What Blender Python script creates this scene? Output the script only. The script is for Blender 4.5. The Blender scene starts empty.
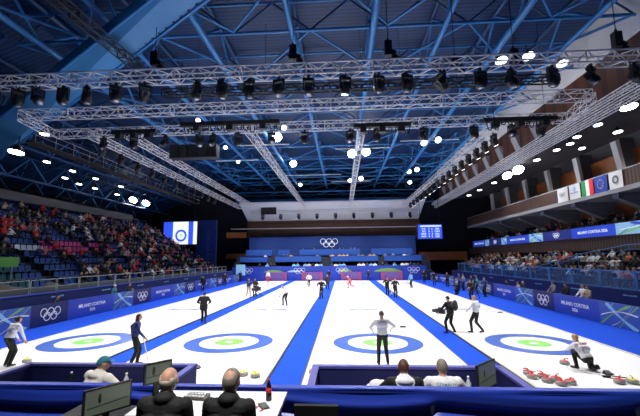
import bpy, bmesh, math, random
import numpy as np
from mathutils import Vector, Matrix, Quaternion
random.seed(7)
PI = math.pi
scene = bpy.context.scene
COL = scene.collection
V = Vector

# ------------------------------------------------------------------ materials
def mat(name, col, rough=0.6, metal=0.0, emit=None, es=0.0, spec=0.5, noise=None):
    m = bpy.data.materials.new(name); m.use_nodes = True
    nt = m.node_tree; b = nt.nodes['Principled BSDF']
    b.inputs['Base Color'].default_value = (*col, 1)
    b.inputs['Roughness'].default_value = rough
    b.inputs['Metallic'].default_value = metal
    b.inputs['Specular IOR Level'].default_value = spec
    if emit:
        b.inputs['Emission Color'].default_value = (*emit, 1)
        b.inputs['Emission Strength'].default_value = es
    if noise:
        sc, amt = noise
        tc = nt.nodes.new('ShaderNodeTexCoord'); n = nt.nodes.new('ShaderNodeTexNoise')
        n.inputs['Scale'].default_value = sc; n.inputs['Detail'].default_value = 3
        mx = nt.nodes.new('ShaderNodeMix'); mx.data_type = 'RGBA'
        mx.inputs['A'].default_value = (*[c * (1 - amt) for c in col], 1)
        mx.inputs['B'].default_value = (*[min(1, c * (1 + amt)) for c in col], 1)
        nt.links.new(tc.outputs['Object'], n.inputs['Vector'])
        nt.links.new(n.outputs['Fac'], mx.inputs['Factor'])
        nt.links.new(mx.outputs['Result'], b.inputs['Base Color'])
    return m

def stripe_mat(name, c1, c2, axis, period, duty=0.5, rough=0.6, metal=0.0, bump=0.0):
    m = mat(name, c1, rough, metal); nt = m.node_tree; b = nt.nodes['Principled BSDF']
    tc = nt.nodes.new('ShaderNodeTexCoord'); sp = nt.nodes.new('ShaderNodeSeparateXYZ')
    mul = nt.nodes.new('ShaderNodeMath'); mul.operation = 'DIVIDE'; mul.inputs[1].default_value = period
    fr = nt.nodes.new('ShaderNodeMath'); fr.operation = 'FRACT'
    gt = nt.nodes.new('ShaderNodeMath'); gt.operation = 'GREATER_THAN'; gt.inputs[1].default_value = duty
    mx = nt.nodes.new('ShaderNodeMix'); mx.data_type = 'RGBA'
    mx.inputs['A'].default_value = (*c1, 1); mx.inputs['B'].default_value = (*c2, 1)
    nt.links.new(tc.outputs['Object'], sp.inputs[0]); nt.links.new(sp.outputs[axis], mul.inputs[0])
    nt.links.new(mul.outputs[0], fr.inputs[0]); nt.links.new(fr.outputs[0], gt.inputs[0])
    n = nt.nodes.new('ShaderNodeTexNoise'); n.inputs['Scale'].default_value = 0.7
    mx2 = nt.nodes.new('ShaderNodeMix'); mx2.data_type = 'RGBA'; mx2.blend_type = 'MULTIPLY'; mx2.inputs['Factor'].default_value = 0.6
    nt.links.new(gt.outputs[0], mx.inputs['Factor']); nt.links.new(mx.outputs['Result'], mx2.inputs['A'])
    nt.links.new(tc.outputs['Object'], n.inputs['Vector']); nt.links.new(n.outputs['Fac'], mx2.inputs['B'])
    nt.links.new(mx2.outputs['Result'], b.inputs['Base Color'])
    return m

M = {}
M['ice'] = mat('ice', (0.90, 0.90, 0.90), 0.22, noise=(0.6, 0.02))
M['carpet'] = mat('blue_carpet', (0.010, 0.060, 0.50), 0.9, noise=(40, 0.12), spec=0.1)
M['ring_blue'] = mat('ring_blue', (0.055, 0.12, 0.44), 0.3)
M['ring_green'] = mat('ring_green', (0.22, 0.62, 0.12), 0.3)
M['ice_mark'] = mat('ice_mark_grey', (0.28, 0.36, 0.42), 0.4)
M['ice_mark_blue'] = mat('ice_mark_blue', (0.03, 0.14, 0.40), 0.4)
M['edge_dark'] = mat('edge_dark', (0.03, 0.03, 0.035), 0.6)
M['edge_pale'] = mat('edge_pale', (0.50, 0.50, 0.42), 0.6)
M['board_navy'] = mat('board_navy', (0.011, 0.013, 0.10), 0.45)
M['board_blue'] = mat('board_blue', (0.02, 0.055, 0.42), 0.45)
M['board_mid'] = mat('board_mid', (0.04, 0.10, 0.42), 0.45)
M['p_light'] = mat('pattern_light', (0.30, 0.55, 0.75), 0.45)
M['p_green'] = mat('pattern_green', (0.20, 0.45, 0.10), 0.45)
M['p_white'] = mat('pattern_white', (0.75, 0.80, 0.82), 0.45)
M['white'] = mat('white_print', (0.85, 0.85, 0.88), 0.5)
M['band_blue'] = mat('band_blue_cloth', (0.006, 0.016, 0.12), 0.75)
M['desk_blue'] = mat('desk_blue', (0.015, 0.085, 0.42), 0.6)
M['podium'] = mat('podium_blue', (0.008, 0.045, 0.24), 0.65)
M['podium_side'] = mat('podium_blue_side', (0.01, 0.035, 0.22), 0.65)
M['pink'] = mat('sponsor_pink', (0.34, 0.05, 0.16), 0.5)
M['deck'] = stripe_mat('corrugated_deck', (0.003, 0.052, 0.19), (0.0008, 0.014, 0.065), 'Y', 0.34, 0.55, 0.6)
M['steel'] = mat('blue_steel', (0.03, 0.20, 0.50), 0.4, 0.0, noise=(1.5, 0.15))
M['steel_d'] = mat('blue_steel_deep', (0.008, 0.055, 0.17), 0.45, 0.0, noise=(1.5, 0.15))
M['girder'] = mat('girder_blue', (0.06, 0.24, 0.50), 0.4, 0.0, noise=(0.8, 0.12))
M['rivet'] = mat('rivet', (0.008, 0.03, 0.10), 0.5)
M['alu'] = mat('aluminium', (0.86, 0.84, 0.82), 0.35, 0.15)
M['black'] = mat('black_metal', (0.012, 0.012, 0.013), 0.45)
M['blackp'] = mat('black_plastic', (0.02, 0.02, 0.022), 0.35)
M['lampbody'] = mat('lamp_body', (0.02, 0.02, 0.023), 0.4, noise=(12, 0.5))
M['lens_dim'] = mat('lens_dim', (0.35, 0.38, 0.42), 0.12, 0.6)
M['lens_on'] = mat('lens_on', (1, 1, 1), 0.5, emit=(0.95, 0.97, 1.0), es=40)
M['lens_mid'] = mat('lens_mid', (1, 1, 1), 0.5, emit=(0.95, 0.97, 1.0), es=7)
M['lens_row'] = mat('lens_row', (1, 1, 1), 0.5, emit=(1, 1, 1), es=5)
M['whitebeam'] = mat('white_plaster', (0.80, 0.80, 0.80), 0.7, noise=(0.5, 0.05))
M['dimbeam'] = mat('dim_plaster', (0.10, 0.10, 0.11), 0.8)
M['greybeam'] = mat('grey_plaster', (0.28, 0.28, 0.30), 0.8, noise=(0.5, 0.1))
M['wood'] = stripe_mat('wood_cladding', (0.13, 0.040, 0.012), (0.06, 0.017, 0.006), 'Y', 1.3, 0.6, 0.5)
M['wood_h'] = stripe_mat('wood_cladding_far', (0.13, 0.045, 0.022), (0.06, 0.022, 0.012), 'Z', 0.9, 0.7, 0.5)
M['woodslat'] = stripe_mat('wood_slats', (0.12, 0.055, 0.035), (0.035, 0.016, 0.012), 'Y', 0.33, 0.55, 0.6)
M['woodor'] = mat('wood_orange', (0.48, 0.15, 0.04), 0.45, noise=(1.2, 0.35))
M['darkceil'] = mat('dark_soffit', (0.03, 0.025, 0.027), 0.8)
M['darkwall'] = mat('dark_wall', (0.012, 0.013, 0.022), 0.9)
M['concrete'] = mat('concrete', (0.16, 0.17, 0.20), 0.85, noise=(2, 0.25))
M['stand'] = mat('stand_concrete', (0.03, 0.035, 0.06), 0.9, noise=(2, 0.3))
M['seat'] = mat('seat_blue', (0.02, 0.075, 0.30), 0.45)
M['seat_pink'] = mat('seat_pink', (0.60, 0.05, 0.28), 0.45)
M['seat_white'] = mat('seat_white', (0.62, 0.72, 0.82), 0.45)
M['seat_teal'] = mat('seat_teal', (0.02, 0.13, 0.17), 0.45)
M['rail'] = mat('rail_grey', (0.38, 0.42, 0.44), 0.4, 0.3)
M['railblue'] = mat('rail_light_blue', (0.05, 0.20, 0.50), 0.4)
M['mesh_grey'] = mat('infill_grey', (0.07, 0.09, 0.10), 0.6)
M['drape'] = mat('drape_cloth', (0.014, 0.045, 0.42), 0.42, spec=0.7)
M['boxcloth'] = mat('box_cloth', (0.085, 0.085, 0.38), 0.6)
M['boxin'] = mat('box_panel_inner', (0.013, 0.015, 0.10), 0.6)
M['table'] = mat('table_white', (0.80, 0.80, 0.80), 0.5)
M['platform'] = mat('platform_dark', (0.02, 0.02, 0.03), 0.9)
M['screen_olive'] = mat('screen_olive', (0.05, 0.06, 0.05), 0.3, emit=(0.17, 0.20, 0.155), es=0.30)
M['screen_line'] = mat('screen_line', (0.02, 0.03, 0.02), 0.4)
M['screen_blue'] = mat('screen_blue', (0.02, 0.05, 0.4), 0.4, emit=(0.03, 0.09, 0.85), es=1.1)
M['screen_white'] = mat('screen_white', (0.5, 0.5, 0.5), 0.4, emit=(0.85, 0.92, 1.0), es=1.1)
M['screen_green'] = mat('screen_green', (0.1, 0.4, 0.1), 0.4, emit=(0.55, 0.8, 0.3), es=1.0)
M['led_blue'] = mat('led_blue', (0.02, 0.06, 0.5), 0.4, emit=(0.02, 0.07, 0.60), es=0.45)
M['led_navy'] = mat('led_navy', (0.02, 0.03, 0.2), 0.4, emit=(0.02, 0.03, 0.20), es=0.4)
M['led_light'] = mat('led_light', (0.3, 0.5, 0.7), 0.4, emit=(0.22, 0.48, 0.75), es=0.45)
M['led_green'] = mat('led_green', (0.2, 0.5, 0.1), 0.4, emit=(0.22, 0.5, 0.16), es=0.45)
M['led_white'] = mat('led_white', (0.8, 0.8, 0.8), 0.4, emit=(0.8, 0.88, 1), es=0.6)
M['flag_green'] = mat('flag_green', (0.02, 0.30, 0.08), 0.7)
M['flag_red'] = mat('flag_red', (0.60, 0.02, 0.03), 0.7)
M['flag_white'] = mat('flag_white', (0.80, 0.80, 0.80), 0.7)
M['flag_blue'] = mat('flag_blue', (0.01, 0.04, 0.32), 0.7)
M['yellow'] = mat('yellow', (0.80, 0.62, 0.03), 0.5)
M['granite'] = mat('granite', (0.30, 0.31, 0.30), 0.35, noise=(60, 0.4))
M['st_red'] = mat('stone_red', (0.65, 0.02, 0.03), 0.35)
M['st_yel'] = mat('stone_yellow', (0.78, 0.66, 0.05), 0.35)
M['red'] = mat('red', (0.60, 0.02, 0.03), 0.4)
M['cola'] = mat('cola', (0.015, 0.006, 0.004), 0.15)
M['clearp'] = mat('clear_plastic', (0.55, 0.60, 0.66), 0.15)
M['greensign'] = mat('green_sign', (0.08, 0.32, 0.02), 0.5)
M['tarp'] = mat('grey_tarp', (0.07, 0.065, 0.06), 0.8, noise=(1.5, 0.3))
# people
M['skin'] = mat('skin', (0.55, 0.30, 0.21), 0.55)
M['skin_d'] = mat('skin_dark', (0.28, 0.13, 0.08), 0.55)
M['h_black'] = mat('hair_black', (0.012, 0.010, 0.010), 0.55)
M['h_brown'] = mat('hair_brown', (0.10, 0.035, 0.018), 0.55)
M['h_grey'] = mat('hair_grey', (0.24, 0.20, 0.17), 0.6)
M['h_pale'] = mat('hair_pale_grey', (0.42, 0.36, 0.31), 0.6)
M['h_blond'] = mat('hair_blond', (0.42, 0.24, 0.10), 0.55)
M['c_black'] = mat('cloth_black', (0.004, 0.004, 0.005), 0.8, noise=(9, 0.3))
M['c_dark'] = mat('cloth_charcoal', (0.03, 0.03, 0.035), 0.85)
M['c_navy'] = mat('cloth_navy', (0.02, 0.035, 0.15), 0.8)
M['c_white'] = mat('cloth_white', (0.78, 0.78, 0.80), 0.8)
M['c_cream'] = mat('cloth_cream', (0.74, 0.70, 0.63), 0.85, noise=(4, 0.05))
M['c_teal'] = mat('cloth_teal', (0.04, 0.20, 0.27), 0.85)
M['c_red'] = mat('cloth_red', (0.50, 0.02, 0.025), 0.8)
M['c_orange'] = mat('cloth_orange', (0.60, 0.14, 0.06), 0.8)
M['c_yellow'] = mat('cloth_yellow', (0.62, 0.42, 0.06), 0.8)
M['c_pink'] = mat('cloth_pink', (0.55, 0.15, 0.20), 0.8)
M['c_lblue'] = mat('cloth_light_blue', (0.16, 0.45, 0.75), 0.8)
M['c_green'] = mat('cloth_green', (0.05, 0.25, 0.12), 0.8)
M['c_beige'] = mat('cloth_beige', (0.40, 0.30, 0.20), 0.8)
M['c_grey'] = mat('cloth_grey', (0.18, 0.19, 0.20), 0.8)
M['eye'] = mat('eye', (0.02, 0.015, 0.015), 0.3)
M['lip'] = mat('lip', (0.40, 0.13, 0.11), 0.5)
M['shoe'] = mat('shoe', (0.015, 0.015, 0.015), 0.5)
M['glass'] = mat('balustrade_glass', (0.06, 0.20, 0.50), 0.1)
g = M['glass'].node_tree; gb = g.nodes['Principled BSDF']
gb.inputs['Transmission Weight'].default_value = 0.0; gb.inputs['Alpha'].default_value = 0.22

# ------------------------------------------------------------------ mesh builder
class MB:
    def __init__(s): s.v = []; s.f = []; s.m = []; s.sm = []
    def add(s, vs, fs, mi=0, smooth=False):
        n = len(s.v); s.v += [tuple(p) for p in vs]
        for f in fs: s.f.append([i + n for i in f]); s.m.append(mi); s.sm.append(smooth)
        return s
    def box(s, c, d, rz=0.0, mi=0, mtx=None):
        hx, hy, hz = d[0] / 2, d[1] / 2, d[2] / 2
        P = [V((x, y, z)) for x in (-hx, hx) for y in (-hy, hy) for z in (-hz, hz)]
        R = mtx if mtx is not None else Matrix.Rotation(rz, 3, 'Z')
        P = [R @ p + V(c) for p in P]
        return s.add(P, [(0, 1, 3, 2), (4, 6, 7, 5), (0, 4, 5, 1), (2, 3, 7, 6), (0, 2, 6, 4), (1, 5, 7, 3)], mi)
    def bb(s, x0, x1, y0, y1, z0, z1, mi=0):
        return s.box(((x0 + x1) / 2, (y0 + y1) / 2, (z0 + z1) / 2), (abs(x1 - x0), abs(y1 - y0), abs(z1 - z0)), 0, mi)
    def tube(s, a, b, r, n=6, r2=None, mi=0, caps=True):
        a = V(a); b = V(b); r2 = r if r2 is None else r2
        d = (b - a)
        if d.length < 1e-6: return s
        q = d.normalized().to_track_quat('Z', 'Y'); vs = []
        for p, rr in ((a, r), (b, r2)):
            for i in range(n):
                t = 2 * PI * i / n; vs.append(p + q @ V((rr * math.cos(t), rr * math.sin(t), 0)))
        fs = [(i, (i + 1) % n, n + (i + 1) % n, n + i) for i in range(n)]
        s.add(vs, fs, mi, n >= 6)
        if caps: s.add(vs, [tuple(range(n - 1, -1, -1)), tuple(range(n, 2 * n))], mi)
        return s
    def path(s, pts, r, n=6, mi=0):
        for a, b in zip(pts[:-1], pts[1:]): s.tube(a, b, r, n, mi=mi)
        return s
    def lathe(s, prof, c=(0, 0, 0), n=16, mi=0, mis=None):
        vs = []; c = V(c)
        for r, z in prof:
            for i in range(n):
                t = 2 * PI * i / n; vs.append(c + V((r * math.cos(t), r * math.sin(t), z)))
        for k in range(len(prof) - 1):
            fs = [(k * n + i, k * n + (i + 1) % n, (k + 1) * n + (i + 1) % n, (k + 1) * n + i) for i in range(n)]
            s.add(vs, fs, mis[k] if mis else mi, True) if k == 0 else s._addf(fs, mis[k] if mis else mi)
        s._addf([tuple(range(n - 1, -1, -1))], mis[0] if mis else mi)
        s._addf([tuple((len(prof) - 1) * n + i for i in range(n))], mis[-1] if mis else mi)
        return s
    def _addf(s, fs, mi):
        base = getattr(s, '_b', None)
        n = s._lastbase
        for f in fs: s.f.append([i + n for i in f]); s.m.append(mi); s.sm.append(True)
    def ell(s, c, r, R=None, nu=12, nv=8, mi=0):
        vs = []; c = V(c); R = R or Matrix.Identity(3)
        vs.append(c + R @ V((0, 0, -r[2])))
        for j in range(1, nv):
            ph = -PI / 2 + PI * j / nv
            for i in range(nu):
                t = 2 * PI * i / nu
                vs.append(c + R @ V((r[0] * math.cos(ph) * math.cos(t), r[1] * math.cos(ph) * math.sin(t), r[2] * math.sin(ph))))
        vs.append(c + R @ V((0, 0, r[2]))); L = len(vs) - 1
        fs = [(0, 1 + (i + 1) % nu, 1 + i) for i in range(nu)]
        for j in range(nv - 2):
            b = 1 + j * nu
            fs += [(b + i, b + (i + 1) % nu, b + nu + (i + 1) % nu, b + nu + i) for i in range(nu)]
        b = 1 + (nv - 2) * nu
        fs += [(b + i, b + (i + 1) % nu, L) for i in range(nu)]
        return s.add(vs, fs, mi, True)
    def prism(s, poly, axis, a, b, mi=0):
        """poly: 2D points; axis 'Y': points are (x,z) extruded from y=a to y=b; 'X': (y,z); 'Z': (x,y)"""
        def mk(p, t):
            return {'Y': (p[0], t, p[1]), 'X': (t, p[0], p[1]), 'Z': (p[0], p[1], t)}[axis]
        n = len(poly); vs = [mk(p, a) for p in poly] + [mk(p, b) for p in poly]
        fs = [tuple(range(n)), tuple(range(2 * n - 1, n - 1, -1))] + [(i, n + i, n + (i + 1) % n, (i + 1) % n) for i in range(n)]
        return s.add(vs, fs, mi)
    def mesh(s, name, mats):
        me = bpy.data.meshes.new(name)
        me.from_pydata(s.v, [], s.f)
        for m_ in (mats if isinstance(mats, (list, tuple)) else [mats]): me.materials.append(m_)
        me.polygons.foreach_set('material_index', s.m)
        me.polygons.foreach_set('use_smooth', s.sm)
        me.update()
        bm = bmesh.new(); bm.from_mesh(me); bmesh.ops.recalc_face_normals(bm, faces=bm.faces); bm.to_mesh(me); bm.free()
        return me
    def build(s, name, mats, parent=None, loc=None):
        """vertices are given relative to the parent (or to loc)"""
        o = bpy.data.objects.new(name, s.mesh(name, mats)); COL.objects.link(o)
        if parent is not None: o.parent = parent
        if loc is not None: o.location = loc
        return o
_oadd = MB.add
def _add2(s, vs, fs, mi=0, smooth=False):
    s._lastbase = len(s.v); return _oadd(s, vs, fs, mi, smooth)
MB.add = _add2

def tag(o, label, cat, group=None, kind=None):
    if label and len(label.replace('-', ' ').split()) > 16: print('LONG', len(label.split()), label)
    if label: o['label'] = label
    if cat: o['category'] = cat
    if group: o['group'] = group
    if kind: o['kind'] = kind
    return o
def thing(name, label, cat, loc=(0, 0, 0), rz=0.0, group=None):
    o = bpy.data.objects.new(name, None); COL.objects.link(o); o.empty_display_size = 0.2
    o.location = loc; o.rotation_euler = (0, 0, rz); tag(o, label, cat, group); return o
def child(name, me, parent, loc=(0, 0, 0), rot=(0, 0, 0)):
    o = bpy.data.objects.new(name, me); COL.objects.link(o); o.parent = parent; o.location = loc; o.rotation_euler = rot; return o
def struct(o, ): o['kind'] = 'structure'; return o
def dup(root, loc, rot=None, label=None, group=None):
    r = root.copy(); COL.objects.link(r); r.location = loc
    if rot is not None: r.rotation_euler = rot
    if label:
        r['label'] = label
        if len(label.replace('-', ' ').split()) > 16: print('LONG', label)
    if group: r['group'] = group
    for ch in list(root.children):
        c = ch.copy(); COL.objects.link(c); c.parent = r
        for gch in ch.children:
            d = gch.copy(); COL.objects.link(d); d.parent = c
    return r
ORD = ['first', 'second', 'third', 'fourth', 'fifth', 'sixth', 'seventh', 'eighth', 'ninth', 'tenth', 'eleventh', 'twelfth',
       'thirteenth', 'fourteenth', 'fifteenth', 'sixteenth', 'seventeenth', 'eighteenth', 'nineteenth', 'twentieth',
       'twenty-first', 'twenty-second', 'twenty-third', 'twenty-fourth']

_txt = {}
def text_mesh(s, size, m, extrude=0.004, space=1.0):
    k = (s, size, m.name)
    if k in _txt: return _txt[k]
    cu = bpy.data.curves.new('t', 'FONT'); cu.body = s; cu.size = size; cu.align_x = 'CENTER'; cu.align_y = 'CENTER'
    cu.extrude = extrude; cu.space_character = space; cu.space_line = 0.9; cu.offset = size * 0.012; cu.resolution_u = 2
    o = bpy.data.objects.new('t', cu); COL.objects.link(o)
    bpy.context.view_layer.update()
    me = bpy.data.meshes.new_from_object(o.evaluated_get(bpy.context.evaluated_depsgraph_get()))
    bpy.data.objects.remove(o); me.name = 'lettering'; me.materials.clear(); me.materials.append(m)
    _txt[k] = me; return me
_rings = {}
def rings_mesh(r, m, tr=0.12, depth=0.012):
    """five interlocked rings in the XY plane, z up out of it"""
    k = (r, m.name)
    if k in _rings: return _rings[k]
    b = MB(); n = 24
    for cx, cy in ((-2.2, 0.5), (0, 0.5), (2.2, 0.5), (-1.1, -0.55), (1.1, -0.55)):
        vs = []; R1 = r * (1 + tr); R0 = r * (1 - tr)
        for rr, z in ((R0, 0), (R1, 0), (R1, depth), (R0, depth)):
            for i in range(n):
                t = 2 * PI * i / n; vs.append((cx * r + rr * math.cos(t), cy * r + rr * math.sin(t), z))
        fs = []
        for a in range(4):
            c = (a + 1) % 4
            fs += [(a * n + i, a * n + (i + 1) % n, c * n + (i + 1) % n, c * n + i) for i in range(n)]
        b.add(vs, fs)
    _rings[k] = b.mesh('rings', m); return _rings[k]
def star_mesh(r, m):
    b = MB(); pts = [((r if i % 2 == 0 else r * .45) * math.sin(PI * i / 5), (r if i % 2 == 0 else r * .45) * math.cos(PI * i / 5)) for i in range(10)]
    b.prism(pts, 'Z', 0, 0.006); return b

# ------------------------------------------------------------------ dimensions (metres)
ICE_C = [-11.06, -4.85, 1.37, 7.62]
HW = 2.46
Y0, Y1 = 9.9, 57.0
TEE1, TEE2 = 15.66, 50.4
LB, RB = -16.3, 13.4      # advertising boards
AX = -1.6

# ------------------------------------------------------------------ floor, ice
b = MB(); b.bb(-19, 22.5, -4, 66, -0.3, 0.0); struct(b.build('floor', M['carpet']))
names = ['leftmost sheet of white curling ice, beside the left boards', 'second sheet of curling ice from the left',
         'third sheet of curling ice from the left, in line with the camera', 'rightmost sheet of curling ice, with stones at its right end']
def annulus(r0, r1, z, n=64):
    b = MB(); vs = []
    for r in (r0, r1):
        for i in range(n):
            t = 2 * PI * i / n; vs.append((r * math.cos(t), r * math.sin(t), z))
    return b.add(vs, [(i, (i + 1) % n, n + (i + 1) % n, n + i) for i in range(n)])
mesh_blue = annulus(1.22, 1.83, 0.0).mesh('house_ring', M['ring_blue'])
mesh_green = annulus(0.16, 0.61, 0.0).mesh('house_ring', M['ring_green'])
def swirl(m1, m2):
    b = MB()
    for k, (x0, y0, dx, dy, mi) in enumerate([(-1.1, -0.5, 0.9, 0.9, 0), (-0.5, -0.5, 1.2, 0.8, 0), (0.3, 0.1, 1.0, -0.4, 1), (-0.2, -0.1, 1.1, 0.35, 1), (-1.3, 0.2, 0.9, -0.3, 0)]):
        vs = []
        for i in range(9):
            t = i / 8; x = x0 + dx * t; y = y0 + dy * t + 0.18 * math.sin(PI * t); w = 0.09 * (0.4 + math.sin(PI * t))
            vs += [(x, y - w, 0), (x, y + w, 0)]
        b.add(vs, [(2 * i, 2 * i + 2, 2 * i + 3, 2 * i + 1) for i in range(8)], mi)
    return b.mesh('ice_logo', [m1, m2])
m_swirl = swirl(M['ice_mark_blue'], M['ring_blue'])
for i, cx in enumerate(ICE_C):
    t = thing('ice_sheet', names[i], 'ice', (cx, Y0, 0), 0, 'curling sheets')
    b = MB(); b.bb(-HW, HW, 0, Y1 - Y0, 0.0, 0.03); b.build('ice_surface', M['ice'], t)
    for s in (-1, 1):
        b = MB(); b.bb(s * HW, s * (HW + 0.11), 0, Y1 - Y0, 0.0, 0.055, 0); b.bb(s * (HW + 0.11), s * (HW + 0.16), 0, Y1 - Y0, 0.0, 0.04, 1)
        b.build('edge_strip', [M['edge_pale'], M['edge_dark']], t)
    for ty in (TEE1, TEE2):
        child('house_ring', mesh_blue, t, (0, ty - Y0, 0.034)); child('house_ring', mesh_green, t, (0, ty - Y0, 0.034))
    b = MB()
    for yy in (TEE1 + 6.4, TEE2 - 6.4): b.bb(-HW, HW, yy - Y0 - .05, yy - Y0 + .05, 0.031, 0.033)
    b.build('hog_line', M['st_red'] if False else M['ice_mark'], t)
    for yy in (TEE1 + 9.6, TEE2 - 12.5, 33): child('ice_logo', m_swirl, t, (0, yy - Y0, 0.034))
    for yy, sx in ((20.9, -0.95), (20.9, 1.15), (38.9, 0)):
        child('lettering', text_mesh('MILANO CORTINA 2026', 0.17, M['ice_mark'], 0.0), t, (sx, yy - Y0, 0.034))

# ------------------------------------------------------------------ advertising boards
PATS = {}
def pattern_mesh(L, H, seed, mats):
    key = (round(L, 2), seed, mats[0].name)
    if key in PATS: return PATS[key]
    rnd = random.Random(seed); b = MB()
    def rib(x0, x1, y0, y1, bow, w, mi, z):
        vs = []; n = 14
        for i in range(n + 1):
            t = i / n; x = x0 + (x1 - x0) * t; y = y0 + (y1 - y0) * t + bow * math.sin(PI * t)
            x = max(-L / 2 + .01, min(L / 2 - .01, x)); ww = w * (0.35 + 0.65 * abs(math.cos(PI * t)))
            vs += [(x - ww * .7, max(-H / 2, min(H / 2, y - ww)), z), (x + ww * .7, max(-H / 2, min(H / 2, y + ww)), z)]
        b.add(vs, [(2 * i, 2 * i + 2, 2 * i + 3, 2 * i + 1) for i in range(n)], mi)
    rib(-L * .48, L * .30, -H * .5, H * .5, 0.10, 0.10, 1, .003)
    rib(-L * .30, L * .42, H * .5, -H * .5, -0.10, 0.09, 0, .004)
    rib(L * .0, L * .46, -H * .5, H * .5, 0.05, 0.10, 1, .005)
    rib(-L * .45, -L * .1, -H * .5, H * .5, 0.12, 0.05, 0, .006)
    rib(-L * .45, L * .45, -H * .1, H * .1, 0.18, 0.035, 2, .007)
    rib(-L * .2, L * .35, -H * .5, H * .45, -0.15, 0.025, 2, .008)
    PATS[key] = b.mesh('ribbon_pattern', mats); return PATS[key]
BH = 1.16
def advert(kind, side, ya, yb, idx, dist):
    x = LB if side == 'left' else RB
    rot = (PI / 2, 0, PI / 2) if side == 'left' else (PI / 2, 0, -PI / 2)
    fx = 0.035 if side == 'left' else -0.035
    desc = {'rings': 'navy board with white interlocked rings', 'text': 'bright blue board lettered MILANO CORTINA 2026',
            'pattern': 'board with green and white ribbons'}[kind]
    t = thing('advertising_board', f'{desc}, {side} rinkside, {ORD[idx]} such from the camera', 'advertising board',
              (x, (ya + yb) / 2, 0), 0, 'advertising boards round the rink')
    L = yb - ya - 0.01
    b = MB(); b.bb(-0.035, 0.03, -L / 2, L / 2, 0.02, BH) if side == 'left' else b.bb(-0.03, 0.035, -L / 2, L / 2, 0.02, BH)
    b.build('panel', {'rings': M['board_navy'], 'text': M['board_blue'], 'pattern': M['board_mid']}[kind], t)
    if kind == 'rings': child('ring_emblem', rings_mesh(0.215, M['white'], 0.10), t, (fx, 0, 0.60), rot)
    elif kind == 'text':
        child('lettering', text_mesh('MILANO CORTINA', 0.30, M['white']), t, (fx, 0, 0.68), rot)
        child('lettering', text_mesh('2026', 0.26, M['white']), t, (fx, 0, 0.38), rot)
    else: child('ribbon_pattern', pattern_mesh(L, BH - .04, 1, [M['p_light'], M['p_green'], M['p_white']]), t, (fx, 0, 0.02 + (BH - .04) / 2 + .0), rot)
for side, seq, start in (('left', (('rings', 2.6), ('text', 4.25), ('pattern', 2.5)), 18.45 - 9.35), ('right', (('pattern', 2.7), ('text', 4.1), ('rings', 2.5)), 17.7 - 9.3)):
    y = start; cnt = {}
    while y < 56.4:
        for kind, L in seq:
            if y < 56.4 and y + L > 11.5:
                i = cnt.get(kind, 0); cnt[kind] = i + 1
                advert(kind, side, y, min(y + L, 57.3), i, y)
            y += L

# left: dark blue cloth band behind the boards, right: stand base wall
t = thing('cloth_barrier', 'long dark blue cloth barrier behind the left advertising boards', 'barrier', (-17.5, 35, 0))
b = MB(); b.bb(-0.05, 0.05, -24, 22, 0.0, 1.62); b.build('cloth_panel', M['band_blue'], t)
b = MB(); b.bb(-0.07, 0.09, -24, 22, 1.60, 1.66); b.build('top_rail', M['board_blue'], t)
for k in range(9):
    child('lettering', text_mesh('milanocortina2026', 0.13, M['p_light']), t, (0.055, -22.6 + 4.6 * k, 1.36), (PI / 2, 0, PI / 2))

# ------------------------------------------------------------------ left stand
LROWS = 15
def lrow(k): return -19.7 - 0.8 * k, 1.4 + 0.5 * k      # riser front x, tread height
b = MB()
poly = [(-17.9, 0), (-17.9, 1.4), (-19.3, 1.4)]
for k in range(LROWS):
    x, z = lrow(k); poly += [(x + 0.4, z), (x - 0.4, z)] if k == 0 else [(x + 0.4, z), (x - 0.4, z)]
poly += [(-34, lrow(LROWS - 1)[1]), (-34, 0)]
for i in range(len(poly) - 1): pass
# build as separate tread blocks so every step stays a clean solid
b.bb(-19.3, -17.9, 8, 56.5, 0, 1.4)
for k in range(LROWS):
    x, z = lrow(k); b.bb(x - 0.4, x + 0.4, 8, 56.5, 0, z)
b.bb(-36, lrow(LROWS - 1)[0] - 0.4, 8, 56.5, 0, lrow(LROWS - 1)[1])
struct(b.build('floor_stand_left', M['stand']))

# ------------------------------------------------------------------ seats
def seat_mesh(m):
    b = MB()   # faces +Y, origin on the tread under the seat
    b.prism([(-0.17, 0.42), (0.20, 0.40), (0.21, 0.43), (0.16, 0.455), (-0.15, 0.45)], 'X', -0.21, 0.21)
    b.prism([(-0.17, 0.44), (-0.21, 0.60), (-0.23, 0.80), (-0.20, 0.81), (-0.17, 0.60), (-0.13, 0.45)], 'X', -0.21, 0.21)
    b.bb(-0.03, 0.03, -0.20, 0.05, 0.0, 0.42, 1)
    b.bb(-0.12, 0.12, -0.235, -0.215, 0.66, 0.72, 1)
    return b.mesh('arena_seat', [m, M['black']])
SEATS = {k: seat_mesh(M[k]) for k in ('seat', 'seat_pink', 'seat_white', 'seat_teal')}
seat_lab = {'seat': 'blue plastic seat', 'seat_pink': 'magenta seat', 'seat_white': 'pale printed seat', 'seat_teal': 'teal seat'}
CAMP = V((0, 0, 3.5))
seats = []       # (dist, loc, rz, kind)
for k in range(LROWS):
    x, z = lrow(k); n = 0; y = 17.0
    while y < 55.5:
        n += 1
        aisle = any(abs(y - a) < 0.55 for a in (24.6, 33.5, 42.5, 51))
        if not aisle:
            kind = 'seat'
            if y < 22.6 and k < 6: kind = 'seat_teal'
            if k == 5 and y < 24.2: kind = 'seat_white'
            if k in (5, 6) and 25.2 < y < 27.4 and k == 5: kind = 'seat_white'
            if (k in (5, 6)) and 27.4 < y < 37: kind = 'seat_pink'
            seats.append([(V((x, y, z)) - CAMP).length, (x + 0.0, y, z), -PI / 2, kind])
        y += 0.52
seats.sort(key=lambda s: s[0])
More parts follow.
